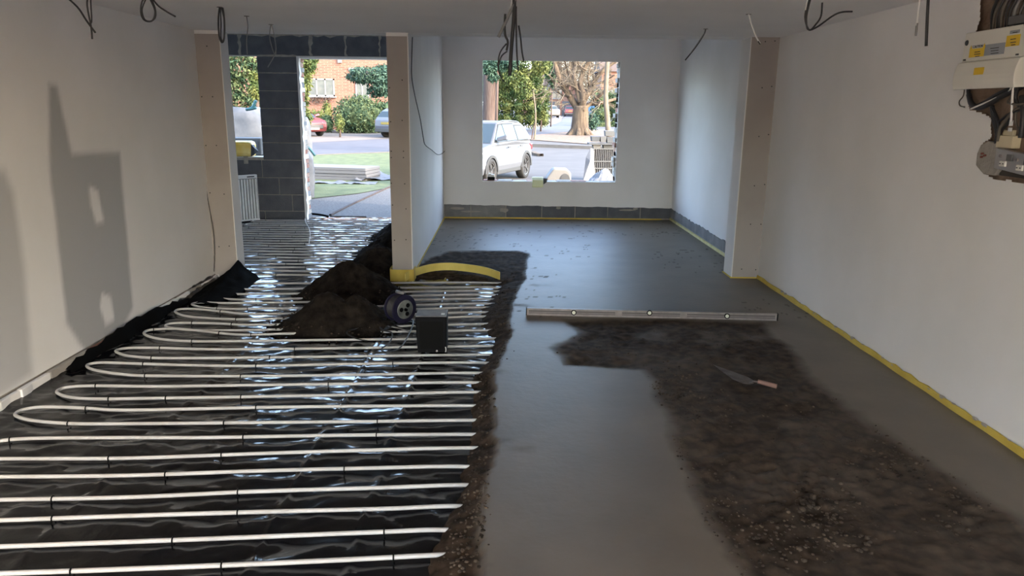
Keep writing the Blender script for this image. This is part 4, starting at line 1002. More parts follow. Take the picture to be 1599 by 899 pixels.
def bush(name, px, py, w, h, Y, m, label, n=900, size=.09, cat='shrub', trunk=None, clusters=None, group=None, dp=None, box=False):
    g = gz(Y); p = ony(px, py, Y); s = Y/F; W2 = w*s/2; Hh = h*s
    t = thing(name, (p.x, Y, g), label, cat, group)
    z0 = p.z; b = MB(); core = MB()
    dd = dp or min(W2, 1.5)
    if clusters:
        for (cx, cy, cw, ch) in clusters:
            q = ony(cx, cy, Y); rr_ = (cw*s/2, min(cw*s/2, dd), ch*s/2); leaves(b, (q.x, Y+random.uniform(-.2, .2)*dd, q.z), rr_, int(1.8*n*cw*ch/sum(k[2]*k[3] for k in clusters)), size, droop=.5)
        blob(core, (q.x, Y, q.z), tuple(x*.6 for x in rr_))
    elif box:
        for _ in range(n):
            pass
        k = max(2, int(w/18))
        for i in range(k):
            for j in range(max(1, int(h/18))):
                c = (p.x-W2+W2*2*(i+.5)/k, Y, z0-Hh*.5+ (j+.5)*Hh/max(1, int(h/18))); rr_ = (W2/k*1.35, dd*.6, Hh/max(1, int(h/18))*.66)
                leaves(b, c, rr_, int(n/(k*max(1, int(h/18)))), size); blob(core, c, tuple(x*.8 for x in rr_))
    else:
        leaves(b, (p.x, Y, z0), (W2, dd, Hh/2), n, size); blob(core, (p.x, Y, z0), (W2*.82, dd*.8, Hh/2*.85))
    obj('foliage', b, m, t); obj('inner_foliage', core, m, t, smooth=True)
    low = z0-Hh/2
    if trunk:
        for (pts, r) in trunk:
            tb = MB(); tb.tube([ony(a, c_, Y) for a, c_ in pts], r, 10, 3); obj('trunk', tb, trunk_m, t)
    elif not box:
        tb = MB(); tb.tube([(p.x, Y, g-.05), (p.x+.05, Y, max(z0, g+.2))], .06, 6); obj('stem', tb, M['bark_red'], t)
    return t
trunk_m = M['bark_red']
# through the doorway
bush('laurel_bush', 562, 182, 84, 64, 45.4, M['laurel'], 'big rounded glossy green bush across the road beyond the lawn', 5200, .10, dp=1.5)
bush('small_bush', 510, 194, 26, 26, 45, M['yew'], 'small dark green dome bush beside the red car', 700, .08)
bush('yellow_shrub', 496, 184, 34, 22, 46.6, M['golden'], 'bright yellow-green shrub below the triple window', 700, .10)
bush('dwarf_conifer', 511, 178, 14, 38, 48.4, M['golden'], 'slim lime green conifer against the brick wall', 500, .09)
bush('clipped_plant', 530, 192, 14, 26, 40, M['conifer'], 'narrow green plant left of the big laurel bush', 400, .08)
bush('ivy_tree', 470, 140, 44, 110, 36, M['conifer'], 'tall yellow-green tree seen beside the door reveal', 3800, .11, cat='tree', clusters=[(464,100,56,40),(473,125,24,50),(462,155,32,50),(474,180,24,26),(482,94,20,26),(450,120,40,60)])
bush('blue_cedar', 590, 120, 80, 60, 30, M['blue_fir'], 'blue-green cedar boughs reaching across the brick house', 3400, .07, cat='tree', clusters=[(575,112,56,14),(590,124,60,14),(565,122,40,12),(600,108,34,16),(600,138,36,22),(552,118,24,10),(585,142,24,16),(610,125,50,40)], trunk=[([(640,262),(638,180),(636,90),(634,20)], .22), ([(636,120),(600,112),(556,116)], .05), ([(636,140),(600,128),(575,122)], .05)])
bush('holly_hedge', 600, 190, 20, 60, 46, M['yew'], 'dark hedge behind the far silver-blue car', 900, .1, box=True, dp=1.2)
# through the narrow window
bush('tall_hedge', 375, 120, 120, 110, 27, M['laurel'], 'tall dense hedge seen through the narrow window', 6000, .07, cat='hedge', clusters=[(340,90,60,60),(375,95,50,60),(400,88,40,50),(350,130,60,50),(385,135,50,50),(410,120,40,60),(330,150,60,40),(375,158,60,26),(402,156,40,24)])
bush('golden_conifer', 398, 128, 30, 60, 25, M['golden'], 'drooping golden conifer in front of the tall hedge', 1500, .06, cat='tree', clusters=[(402,140,20,26),(396,122,10,22)])
# through the big window
bush('big_conifer', 800, 120, 130, 90, 38, M['conifer'], 'large yellow-green conifer hanging over the silver car', 6500, .075, cat='tree', clusters=[(775,100,50,36),(800,115,50,46),(825,105,44,40),(815,135,36,40),(845,100,30,30),(790,145,30,30),(765,95,36,30),(838,120,20,40)], trunk=[([(763,250),(765,180),(766,130),(764,60)], .37)])
bush('conifer_bough', 775, 104, 60, 30, 30, M['blue_fir'], 'dark blue-green boughs at the top left of the window', 2200, .06, cat='tree', clusters=[(764,104,26,24),(782,100,24,20),(800,97,22,16),(770,120,16,14)])
bush('beech_hedge', 810, 166, 90, 56, 52, M['conifer'], 'long clipped yellow-green hedge behind the silver car', 6000, .11, cat='hedge', box=True, dp=1.6)
bush('hanging_yew', 862, 112, 20, 50, 60, M['yew'], 'dark narrow evergreen between the conifer and the bare tree', 1500, .12, cat='tree', clusters=[(858,105,16,40),(864,118,12,34)])
bush('hedge_end', 845, 165, 16, 50, 50, M['conifer'], 'rounded end of the hedge beside the side road', 900, .12, cat='hedge')
bush('right_hedge', 950, 175, 50, 60, 62, M['laurel'], 'green hedge behind the pale birch trunk at right', 3200, .13, cat='hedge', box=True, dp=1.5)
bush('low_bush', 925, 190, 20, 26, 52, M['blue_fir'], 'low blue-green bush right of the bare tree trunk', 800, .1)
for k, (px, py, w, h, Y, lab) in enumerate(((880,110,50,60,140,'pinkish haze of bare twigs above the far garages'),(925,115,60,60,136,'bare twiggy treetops at the right behind the big tree'),(960,120,50,80,132,'bare twiggy crown nearest the right window edge'))):
    b = MB(); t = thing('bare_tree', (ony(px, py, Y).x, Y, gz(Y)), lab, 'tree')
    c = ony(px, py, Y); s = Y/F
    for _ in range(2600):
        v = Vector((random.gauss(0, .5), random.gauss(0, .4), random.gauss(0, .5))); p = Vector((c.x+v.x*w*s*.7, Y+v.y*4, c.z+v.z*h*s*.7)); d = Vector((random.uniform(-1, 1), 0, random.uniform(-.4, 1))).normalized()*random.uniform(.5, 1.3); q = Vector((d.z, 0, -d.x))*.045
        n0 = len(b.v); b.v += [tuple(p-q), tuple(p+q), tuple(p+d)]; b.f.append((n0, n0+1, n0+2))
    obj('twigs', b, M['twig'], t)
    b = MB(); b.tube([(c.x, Y, gz(Y)-.1), (c.x+.2, Y, c.z)], [.3, .1], 8); obj('trunk', b, M['bark'], t)
# backdrop of woodland far away so that no bare horizon shows
for k in range(16):
    x = -110+k*13.5+random.uniform(-1, 1); Y = 164+(k % 2)*12
    if -2 < x/Y*1150 < 0: pass
    h = random.uniform(9, 14); t = thing('far_tree', (x, Y, gz(Y)), 'distant tree in the wooded backdrop beyond the houses', 'tree', 'distant trees of the backdrop')
    b = MB(); leaves(b, (x, Y, gz(Y)+h*.6), (6.0, 3, h*.55), 900, .5); blob(b, (x, Y, gz(Y)+h*.55), (5.4, 2.4, h*.5)); obj('foliage', b, [M['twig'], M['conifer'], M['yew']][k % 3], t)
    b = MB(); b.tube([(x, Y, gz(Y)-.2), (x, Y, gz(Y)+h*.5)], .4, 6); obj('trunk', b, M['bark'], t)

# the big bare tree
Y = 45; base = ony(905, 209, Y); base.z = gz(Y)
oak = thing('bare_oak', base, 'thick-trunked bare tree with spreading knobbly branches on the verge', 'tree')
s = Y/F
tb = MB(); tb.tube([base+Vector((-.05, 0, -.1)), base+Vector((0, 0, .15)), base+Vector((0, 0, .5)), base+Vector((.02, 0, 1.2)), ony(907, 165, Y)], [.62, .43], 14, 3)
for a in range(7): an = a*2*PI/7; tb.tube([base+Vector((.8*math.cos(an), .8*math.sin(an), -.08)), base+Vector((.4*math.cos(an), .4*math.sin(an), .35)), base+Vector((.1*math.cos(an), .1*math.sin(an), 1.2))], [.14, .2], 7, 3)
obj('trunk', tb, M['bark'], oak)
def limb(pts, r0, r1, twigs=True):
    P = [ony(x, y, Y)+Vector((0, random.uniform(-.5, .5), 0)) for x, y in pts]
    b = MB(); b.tube(P, [r0, r1], 9, 4); return obj('branch', b, M['bark'], oak), P
limbs = [([(903,170),(895,158),(885,143),(872,120),(866,98),(860,70)], .26, .08), ([(900,168),(893,150),(880,138),(868,132),(858,118)], .15, .04), ([(908,168),(910,150),(906,130),(912,108),(922,92),(930,70)], .24, .07), ([(908,165),(915,150),(928,128),(940,112),(958,98),(985,80)], .20, .07), ([(905,160),(900,140),(895,120),(897,98),(893,70)], .15, .05), ([(910,168),(920,163),(940,160),(965,154),(990,150)], .16, .05), ([(915,158),(920,140),(918,118),(926,100)], .1, .03), ([(908,172),(925,160),(945,142),(962,135),(990,120)], .13, .05), ([(890,150),(878,148),(866,138)], .08, .02), ([(884,140),(890,126),(886,108),(880,94)], .08, .03), ([(925,132),(940,128),(958,118)], .08, .03), ([(915,110),(905,104),(900,94)], .06, .02)]
tw = MB()
def grow(p, d, L, r, depth):
    q = p+d*L; mid = p.lerp(q, .5)+Vector((random.uniform(-.1, .1), 0, random.uniform(-.1, .1)))*L
    tw.tube([p, mid, q], [r, r*.6], 5, 0, caps=False)
    if depth > 0:
        for _ in range(3):
            dd = (d+Vector((random.uniform(-.9, .9), random.uniform(-.5, .5), random.uniform(-.6, .8)))).normalized(); grow(p.lerp(q, random.uniform(.4, 1)), dd, L*random.uniform(.55, .8), r*.6, depth-1)
for pts, r0, r1 in limbs:
    o, P = limb(pts, r0, r1)
    for i in range(1, len(P)):
        for _ in range(2):
            d = Vector((random.uniform(-1, 1), random.uniform(-.5, .5), random.uniform(-.2, 1))).normalized(); grow(P[i], d, random.uniform(.6, 1.2), .03, 3)
tw.smooth = False; o = obj('twigs', tw, M['bark_pale'], oak); o['kind'] = 'stuff'
# birch trunks, sapling and stake
def stick(name, pts, Y, r, m, label, cat):
    b = MB(); P = [ony(x, y, Y) for x, y in pts]; P[0].z = gz(Y)-.03; b.tube(P, r, 9, 3); return obj(name, b, m, label=label, cat=cat)
stick('birch_trunk', [(951,206),(948,180),(946,150),(949,90),(952,40)], 43, [.17, .10], M['bark_pale'], 'pale slender trunk near the right window edge', 'tree trunk')
stick('sapling', [(834,218),(836,200),(836,170),(832,135),(835,110)], 40, [.055, .03], M['bark_pale'], 'thin young tree on the verge beside the silver car', 'sapling')
stick('stake', [(830,217),(833,200),(837,186)], 40.3, .03, M['bark_red'], 'dark leaning stake tied to the thin young tree', 'stake')

# ------------------------------------------------------------------ outside: houses
def house(name, x0, x1, Y, z1, dp, label, wins=(), doors=(), gable=None, roof=True, drop=0):
    g = gz(Y)-.2
    t = thing(name, ((x0+x1)/2, Y, g+.2), label, 'house')
    b = MB(); b.box((x0, Y, g), (x1, Y+dp, z1)); 
    if gable: b.prism([(x0, z1), (x1, z1), (gable[0], gable[1])], Y, Y+dp)
    obj('walls', b, M['brickwork'], t)
    b = MB()
    if gable:
        gx, gz_ = gable
        b.prism([(x0-.3, z1-.15), (gx, gz_+.1), (gx, gz_+.35), (x0-.3, z1+.1)], Y-.25, Y+dp+.2); b.prism([(x1+.3, z1-.15), (x1+.3, z1+.1), (gx, gz_+.35), (gx, gz_+.1)], Y-.25, Y+dp+.2)
    elif roof: b.prism([(Y-.4, z1), (Y+dp+.4, z1), (Y+dp/2, z1+2.6)], x0-.3, x1+.3, 'x')
    obj('roof', b, M['rooftile'], t)
    for (a, c, zz0, zz1, cols, rws) in wins:
        fr = MB(); th = .09
        fr.box((a, Y-.06, zz0), (c, Y+.02, zz0+th)); fr.box((a, Y-.06, zz1-th), (c, Y+.02, zz1))
        for i in range(cols+1): xx = a+(c-a-th)*i/cols; fr.box((xx, Y-.06, zz0), (xx+th, Y+.02, zz1))
        for j in range(1, rws): zz = zz0+(zz1-zz0-th)*j/rws; fr.box((a, Y-.06, zz), (c, Y+.02, zz+th*.8))
        fr.box((a-.1, Y-.14, zz0-.08), (c+.1, Y, zz0))
        w = obj('window', fr, M['upvc'], t)
        for i in range(cols):
            for j in range(rws):
                p = MB(); p.box((a+(c-a)*i/cols+.02, Y-.02, zz0+(zz1-zz0)*j/rws+.02), (a+(c-a)*(i+1)/cols-.02, Y+.0, zz0+(zz1-zz0)*(j+1)/rws-.02)); obj('pane', p, M['pane'], w)
    for (a, c, zz0, zz1) in doors:
        p = MB(); p.box((a, Y-.03, zz0), (c, Y+.02, zz1)); dd = obj('garage_door', p, M['garage'], t)
        for j in range(1, 7): p = MB(); zz = zz0+(zz1-zz0)*j/7; p.box((a, Y-.045, zz-.02), (c, Y-.03, zz+.02)); obj('rib', p, M['trim'], dd)
    return t
Y = 50
w0 = ony(481, 150, Y); w1 = ony(522, 123, Y); v0 = ony(556, 156, Y); v1 = ony(576, 128, Y)
h = house('brick_house', -22, -3.5, Y, 7.5, 8, 'red brick house with white triple window across the road', wins=[(w0.x, w1.x, w0.z, w1.z, 3, 1), (v0.x, v1.x, v0.z, v1.z, 2, 1)])
a = ony(545, 111, Y); c = ony(569, 106, Y); b = MB(); b.box((a.x, Y-.1, a.z), (c.x, Y, c.z)); obj('vent_board', b, M['upvc'], h)
a = ony(531, 95, Y); b = MB(); b.cbox((a.x, Y-.08, a.z), (.25, .16, .25)); obj('alarm_box', b, M['upvc'], h)
a = ony(502, 156, Y); b = MB(); leaves(b, (a.x, Y-.15, a.z), (.85, .15, .22), 260, .07); obj('window_box', b, M['bark_red'], h, label='straggly dark window box')
a = ony(545, 161, Y); b = MB(); b.cbox((a.x, Y-.05, a.z-.3), (.2, .1, .2)); obj('wall_lamp', b, M['upvc'], h)
Y = 112
fx = lambda x, y: ony(x, y, Y)
gd = gz(Y)
h = house('garage_house', fx(858, 150).x, fx(912, 150).x, Y, fx(870, 140).z, 9, 'far red brick house with two dark garage doors and a white dormer window',
      wins=[(fx(865, 0).x, fx(880.5, 0).x, fx(870, 154).z, fx(870, 135).z, 2, 2)], doors=[(fx(859.5, 0).x, fx(878, 0).x, gd, fx(870, 158).z), (fx(882, 0).x, fx(899, 0).x, gd, fx(870, 158).z)], gable=(fx(872, 0).x, fx(870, 122).z))
h = house('side_house', fx(838, 150).x-2, fx(856.5, 150).x, Y+8, fx(850, 140).z+.8, 8, 'red brick house with grey roof just left of the far garages', wins=[(fx(847, 0).x, fx(856, 0).x, fx(850, 136).z, fx(850, 122).z, 1, 1)])
h = house('right_house', fx(925, 150).x, fx(1010, 150).x, Y-10, fx(950, 150).z+3, 8, 'brick house hidden behind the hedge at the right', wins=[(fx(940, 0).x, fx(952, 0).x, 3.2, 4.6, 2, 1)])
# blue wheelie bin, bikes
p = ong(927, 182); Y = 70; p = ony(926, 173, Y)
t = thing('wheelie_bin', (p.x, Y, gz(Y)), 'bright blue wheelie bin right of the bare tree', 'bin')
b = MB(); g0 = 0; b.add([(-.4,-.4,.1),(.4,-.4,.1),(.4,.4,.1),(-.4,.4,.1),(-.55,-.55,1.9),(.55,-.55,1.9),(.55,.55,1.9),(-.55,.55,1.9)], [(0,3,2,1),(4,5,6,7),(0,1,5,4),(1,2,6,5),(2,3,7,6),(3,0,4,7)]); part('body', b, M['blue_bin'], t, bevel=.03)
b = MB(); b.box((-.6, -.6, 1.9), (.6, .6, 2.02)); part('lid', b, M['blue_bin'], t, bevel=.03)
for sx in (-.4, .4): b = MB(); b.lathe([(.0, -.05), (.14, -.05), (.14, .05), (0, .05)], 14, Matrix.Translation((sx, .4, .14)) @ Matrix.Rotation(PI/2, 4, 'Y')); part('wheel', b, M['tyre'], t)

# ------------------------------------------------------------------ cars
def car(name, pos, head, paint, label, L=4.35, Wd=1.84, Ht=1.60, suv=True, sc=1.0):
    t = thing(name, pos, label, 'car', rot=(0, 0, head))
    hw = Wd/2; f = L/4.35; hz = Ht/1.60
    ax, ar = 1.30*f, .385
    def arch(cx, n=9): return [(cx+ar*math.cos(a), .34+ar*math.sin(a)) for a in [PI*i/n for i in range(n+1)]]
    zb = .30 if suv else .22
    ar0 = [(x, z) for x, z in arch(ax)][::1]
    bottom = []
    out = [(-2.12*f, zb+.1), (-1.30*f-ar, zb)] + [(x, max(z, zb)) for x, z in arch(-ax)[::-1]] + [(-1.30*f+ar, zb), (1.30*f-ar, zb)] + [(x, max(z, zb)) for x, z in arch(ax)[::-1]] + [(1.30*f+ar, zb), (2.1*f, zb+.05), (2.19*f, .50), (2.16*f, .72), (1.98*f, .90*hz), (1.35*f, 1.02*hz), (.95*f, 1.06*hz), (-.6*f, 1.08*hz), (-2.02*f, 1.10*hz), (-2.17*f, .95*hz), (-2.19*f, .62)]
    b = MB(); n = len(out)
    lay = [(-hw*.93, .97), (-hw, 1.0), (-hw*.985, 1.0), (hw*.985, 1.0), (hw, 1.0), (hw*.93, .97)]
    def tf(p, ins): return (p[0]*(1-(1-ins)*.3), .6+(p[1]-.6)*(1 if p[1] < .6 else ins))
    lays = [(-hw*.90, .90), (-hw, .97 if 0 else 1.0)]
    # three stations each side: outer skin pulled in at the shoulder
    def skin(p, side):
        z = p[1]; k = 1-.10*max(0, (z-.75))/.35 - .05*max(0, (.5-z))/.3
        e = 1-.16*max(0, (abs(p[0])-1.6*f)/.6)**1.2
        return (p[0], side*hw*k*e, z)
    vs = [skin(p, -1) for p in out]+[skin(p, 1) for p in out]
    b.add(vs, [tuple(range(n)), tuple(range(n, 2*n))[::-1]]+[(i, i+n, (i+1) % n+n, (i+1) % n) for i in range(n)])
    part('body', b, paint, t, bevel=.035*sc)
    # cabin
    cab = [(-2.0*f, 1.06*hz), (-1.72*f, 1.42*hz), (-1.5*f, 1.53*hz), (-.4*f, 1.60*hz), (.25*f, 1.56*hz), (1.12*f, 1.02*hz)]
    if not suv: cab = [(-1.6*f, 1.02*hz), (-1.15*f, 1.48*hz), (-.5*f, 1.60*hz), (.15*f, 1.56*hz), (1.10*f, 1.0*hz)]
    yw = lambda z: hw*(.905-.36*(z-1.04*hz)/(.56*hz)*.62)
    n = len(cab); b = MB(); vs = [(x, -yw(z), z) for x, z in cab]+[(x, yw(z), z) for x, z in cab]
    b.add(vs, [tuple(range(n)), tuple(range(n, 2*n))[::-1]]+[(i, i+n, (i+1) % n+n, (i+1) % n) for i in range(n)])
    part('roof', b, paint, t, bevel=.03)
    zr = 1.50*hz
    def sidewin(x0, x1, x2, x3, z0=1.09, z1=1.50):
        for sd in (-1, 1):
            q = MB(); g_ = .035; pts = [((x0-g_)*f, (z0-.02)*hz), ((x1+g_*1.6)*f, (z0-.02)*hz), ((x2+g_)*f, (z1+.025)*hz), ((x3-g_)*f, (z1+.025)*hz)]
            q.add([(x, sd*(yw(z)+.003), z) for x, z in pts]+[(x, sd*(yw(z)-.02), z) for x, z in pts], [(0,1,2,3) if sd > 0 else (3,2,1,0), (0,1,5,4), (1,2,6,5), (2,3,7,6), (3,0,4,7)]); part('window_trim', q, M['tyre'], t)
            q = MB(); pts = [(x0*f, z0*hz), (x1*f, z0*hz), (x2*f, z1*hz), (x3*f, z1*hz)]
            q.add([(x, sd*(yw(z)+.006), z) for x, z in pts]+[(x, sd*(yw(z)-.02), z) for x, z in pts], [(0,1,2,3) if sd > 0 else (3,2,1,0), (0,1,5,4), (1,2,6,5), (2,3,7,6), (3,0,4,7)]); part('side_window', q, M['glass'], t)
    if suv: sidewin(.05, .88, .25, .05); sidewin(-.80, -.0, -.0, -.80, z1=1.51); sidewin(-1.62, -.87, -.87, -1.42, z1=1.46)
    else: sidewin(.0, .80, .2, .0); sidewin(-1.2, -.07, -.07, -.95, z1=1.46)
    def capwin(p, q, name):
        (xa, za), (xb, zb_) = p, q; d = Vector((zb_-za, 0, -(xb-xa))).normalized(); d = d if (d.x > 0) == (xa > 0) else -d
        A = (xa*.93+xb*.07, za*.93+zb_*.07); B2 = (xa*.07+xb*.93, za*.07+zb_*.93)
        m_ = MB(); m_.add([(A[0]+d.x*.008, -yw(A[1])*.93, A[1]+d.z*.008), (A[0]+d.x*.008, yw(A[1])*.93, A[1]+d.z*.008), (B2[0]+d.x*.008, yw(B2[1])*.92, B2[1]+d.z*.008), (B2[0]+d.x*.008, -yw(B2[1])*.92, B2[1]+d.z*.008)], [(0,1,2,3)]); part(name, m_, M['glass'], t)
    capwin(cab[-1], cab[-2], 'windscreen'); capwin(cab[0], cab[1], 'rear_window')
    for sx in (1, -1):
        for sy in (1, -1):
            Rm = Matrix.Translation((sx*ax, sy*(hw-.115), .35)) @ Matrix.Rotation(-sy*PI/2, 4, 'X')
            w = MB(); w.lathe([(.22, -.11), (.33, -.11), (.35, -.08), (.35, .08), (.33, .11), (.25, .112), (.235, .06), (.22, .05)], 26, Rm); tw_ = part('wheel', w, M['tyre'], t, smooth=True)
            w = MB(); w.lathe([(.24, .06), (.245, .10), (.225, .095), (.215, .03), (0, .03)], 26, Rm)
            for k in range(5):
                a = k*2*PI/5; w.add([(math.cos(a-.16)*.05, math.sin(a-.16)*.05, .085), (math.cos(a-.10)*.225, math.sin(a-.10)*.225, .095), (math.cos(a+.10)*.225, math.sin(a+.10)*.225, .095), (math.cos(a+.16)*.05, math.sin(a+.16)*.05, .085)], [(3,2,1,0)], Rm)
                w.add([(math.cos(a-.10)*.225, math.sin(a-.10)*.225, .095), (math.cos(a-.10)*.225, math.sin(a-.10)*.225, .05), (math.cos(a-.16)*.05, math.sin(a-.16)*.05, .05), (math.cos(a-.16)*.05, math.sin(a-.16)*.05, .085)], [(0,1,2,3)], Rm)
            w.lathe([(0, .10), (.05, .095), (.055, .06)], 14, Rm)
            w2 = part('rim', w, M['rim'], t); w2.parent = tw_
            ir = MB(); ir.lathe([(0, -.05), (.21, -.05)], 20, Rm); w3 = part('brake_disc', ir, M['trim'], t); w3.parent = tw_
            # arch cladding
            ac = MB(); ro, ri = ar+.055, ar-.012; N = 14
            pts = [(sx*ax+ro*math.cos(PI*i/N), .34+ro*math.sin(PI*i/N)) for i in range(N+1)]+[(sx*ax+ri*math.cos(PI*i/N), .34+ri*math.sin(PI*i/N)) for i in range(N, -1, -1)]
            vsA = [(x, sy*(hw*.985), z) for x, z in pts]+[(x, sy*(hw*1.01), z) for x, z in pts]; m2 = len(pts)
            fsA = [(i, i+1, i+1+m2, i+m2) for i in range(m2-1)]+[(i, i+1, m2-2-i, m2-1-i) for i in range(N)]+[(i+m2, i+1+m2, 2*m2-2-i, 2*m2-1-i) for i in range(N)]
            ac.add(vsA, fsA); part('arch_trim', ac, M['trim'] if suv else paint, t)
    for sy in (1, -1):
        q = MB(); q.box((-ax+ar+.04, sy*hw*.93-.03, zb-.04), (ax-ar-.04, sy*hw*.93+.05, zb+.09)); part('sill_trim', q, M['trim'], t, bevel=.02)
        q = MB(); q.add([(.62*f, sy*(hw*.9), 1.10*hz), (.86*f, sy*(hw*.9), 1.10*hz), (.84*f, sy*(hw+.22), 1.14*hz), (.66*f, sy*(hw+.20), 1.14*hz), (.64*f, sy*(hw*.92), 1.20*hz), (.82*f, sy*(hw*.92), 1.20*hz), (.82*f, sy*(hw+.20), 1.28*hz), (.68*f, sy*(hw+.18), 1.28*hz)], [(0,3,2,1),(4,5,6,7),(0,1,5,4),(1,2,6,5),(2,3,7,6),(3,0,4,7)]); part('mirror', q, paint, t, bevel=.03)
        for hx in (.02, -.92): q = MB(); q.cbox((hx*f, sy*(hw*.965+.012), .93*hz), (.2, .03, .035)); part('door_handle', q, M['rim'], t, bevel=.008)
        q = MB(); q.tube([(.1*f, sy*.60, 1.56*hz), (-.2*f, sy*.61, 1.60*hz), (-1.2*f, sy*.61, 1.575*hz), (-1.5*f, sy*.60, 1.52*hz)], .02, 6, 3)
        if suv: part('roof_rail', q, M['rim'], t)
        q = MB(); q.add([(1.92*f, sy*hw*.93, .66), (2.17*f, sy*hw*.55, .66), (2.12*f, sy*hw*.55, .82*hz), (1.75*f, sy*hw*.95, .86*hz)], [(0,1,2,3)]); q.v = [(x+.03, y*1.01, z) for x, y, z in q.v]; part('head_lamp', q, M['lamp_w'], t)
        q = MB(); q.cbox((-2.07*f, sy*hw*.68, .86*hz), (.16, .36, .17)); part('tail_lamp', q, M['lamp_r'], t, bevel=.03)
        for dx in (.95, .02, -.86): q = MB(); q.box((dx*f-.006, sy*hw*.955-.004, zb+.12), (dx*f+.006, sy*hw*.955+.006, 1.04*hz)) ; 
    q = MB(); q.box((2.15*f, -.5, .42), (2.21*f, .5, .62)); part('grille', q, M['trim'], t, bevel=.02)
    q = MB(); q.box((-2.22*f, -.26, .70), (-2.18*f, .26, .82)); part('number_plate', q, M['plate_y'], t)
    q = MB(); q.box((2.19*f, -.26, .36), (2.225*f, .26, .47)); part('number_plate', q, M['upvc'], t)
    q = MB(); q.box((-2.19*f, -hw*.85, .3), (-2.05*f, hw*.85, .5)); part('rear_bumper', q, M['trim'], t, bevel=.03)
    return t
rear = Vector((.57, 21.1)); frontp = Vector((-.34, 18.75)); dirv = (frontp-rear).normalized(); head = math.atan2(dirv.y, dirv.x)
# visible wheels lie on the car's left side: centre is half a track behind them
nl = Vector((-dirv.y, dirv.x)); cc = (rear+frontp)/2-nl*.84
car('suv', (cc.x, cc.y, -.15), head, M['carpaint'], 'silver four-wheel-drive car parked on the drive outside the window')
p = ony(480, 213, 41); car('hatchback', (p.x-.75, 41.6, gz(41.5)), -.8, M['carred'], 'red hatchback parked across the road, nose to the right', L=4.0, Wd=1.7, Ht=1.5, suv=False)
p = ony(600, 216, 40); car('estate_car', (p.x+1.4, 41.2, gz(41)), .95, M['carblue'], 'silver-blue car parked tail-on beside the round bush', L=4.3, Wd=1.78, Ht=1.55)
p = ony(857, 182, 98); car('city_car', (p.x, 98, gz(98)), 1.9, M['carwhite'], 'small white car far down the side road before the garages', L=3.9, Wd=1.75, Ht=1.55, suv=False)
p = ony(888, 174, 106); car('parked_car', (p.x+.3, 107, gz(107)), 1.5, M['carred'], 'small red car before the far right garage door', L=3.9, Wd=1.7, Ht=1.5, suv=False)

# ------------------------------------------------------------------ builders' material outside
def sack(name, c, w, d, h, m, label, cat, straps=(), rot=0):
    t = thing(name, c, label, cat, rot=(0, 0, rot))
    n = 22; vs = []; fs = []; rows_ = 14
    for j in range(rows_+1):
        v = j/rows_
        for k in range(n):
            a = 2*PI*k/n; sq = (abs(math.cos(a))**4+abs(math.sin(a))**4)**-.25
            bul = 1+.10*math.sin(PI*v)+.03*math.sin(5*a+7*v)+.025*random.uniform(-1, 1)
            vs.append((w/2*sq*math.cos(a)*bul*(1-.12*(v > .95)), d/2*sq*math.sin(a)*bul*(1-.12*(v > .95)), h*v+.02*math.sin(3*a)*v))
    for j in range(rows_):
        for k in range(n): fs.append((j*n+k, j*n+(k+1) % n, (j+1)*n+(k+1) % n, (j+1)*n+k))
    fs.append(tuple(rows_*n+k for k in range(n)))
    b = MB(); b.add(vs, fs); b.smooth = True; part('bag', b, m, t)
    for pts, Ys in straps:
        b = MB(); b.tube([ony(a_, b_, Ys) for a_, b_ in pts], .03, 6, 3); obj('strap', b, M['teal'], t)
    return t
def gsack(px, pyb, pyt, wpx, Y, label, **k):
    p = ony(px, pyb, Y); top = ony(px, pyt, Y); s = Y/F
    return sack('bulk_bag', (p.x, Y, gz(Y)), wpx*s, wpx*s*.9, top.z-gz(Y), M['white_film'], label, 'bulk bag', **k)
gsack(372, 240, 168, 84, 16.5, 'tall white bulk bag filling the view through the narrow window', rot=.2, straps=[([(386,171),(394,168),(398,160),(400,157)], 15.4), ([(384,171),(392,170),(400,168)], 15.4)])
gsack(466, 298, 184, 44, 17.8, 'white bulk bag with teal straps just outside the doorway', rot=.3, straps=[([(478,227),(485,234),(492,243)], 17.0), ([(473,262),(476,275),(480,284)], 17.0)])
p = ony(478, 297, 15.8); sack('bulk_bag', (p.x-.1, 15.9, -.15), .46, .42, .95, M['white_film'], 'low slumped white sack at the foot of the bulk bag by the doorway', 'bulk bag', rot=.4)
p = ony(392, 240, 14.5); t = thing('plastic_crate', (p.x-.1, 14.5, gz(14.5)), 'grey slotted crate on a stack behind the yellow bundle outside', 'crate')
top = ony(392, 214, 14.5).z-gz(14.5)
for k in range(4):
    h0 = top*k/4; b = MB(); b.box((-.35, -.25, h0+.01), (.38, .25, h0+top/4-.01)); cr = part('crate', b, M['planter_p'], t, bevel=.01)
    for i in range(5): b = MB(); b.box((-.3+i*.135, -.262, h0+.05), (-.3+i*.135+.09, -.25, h0+top/4-.06)); q = part('slot', b, M['planter'], t); q.parent = cr
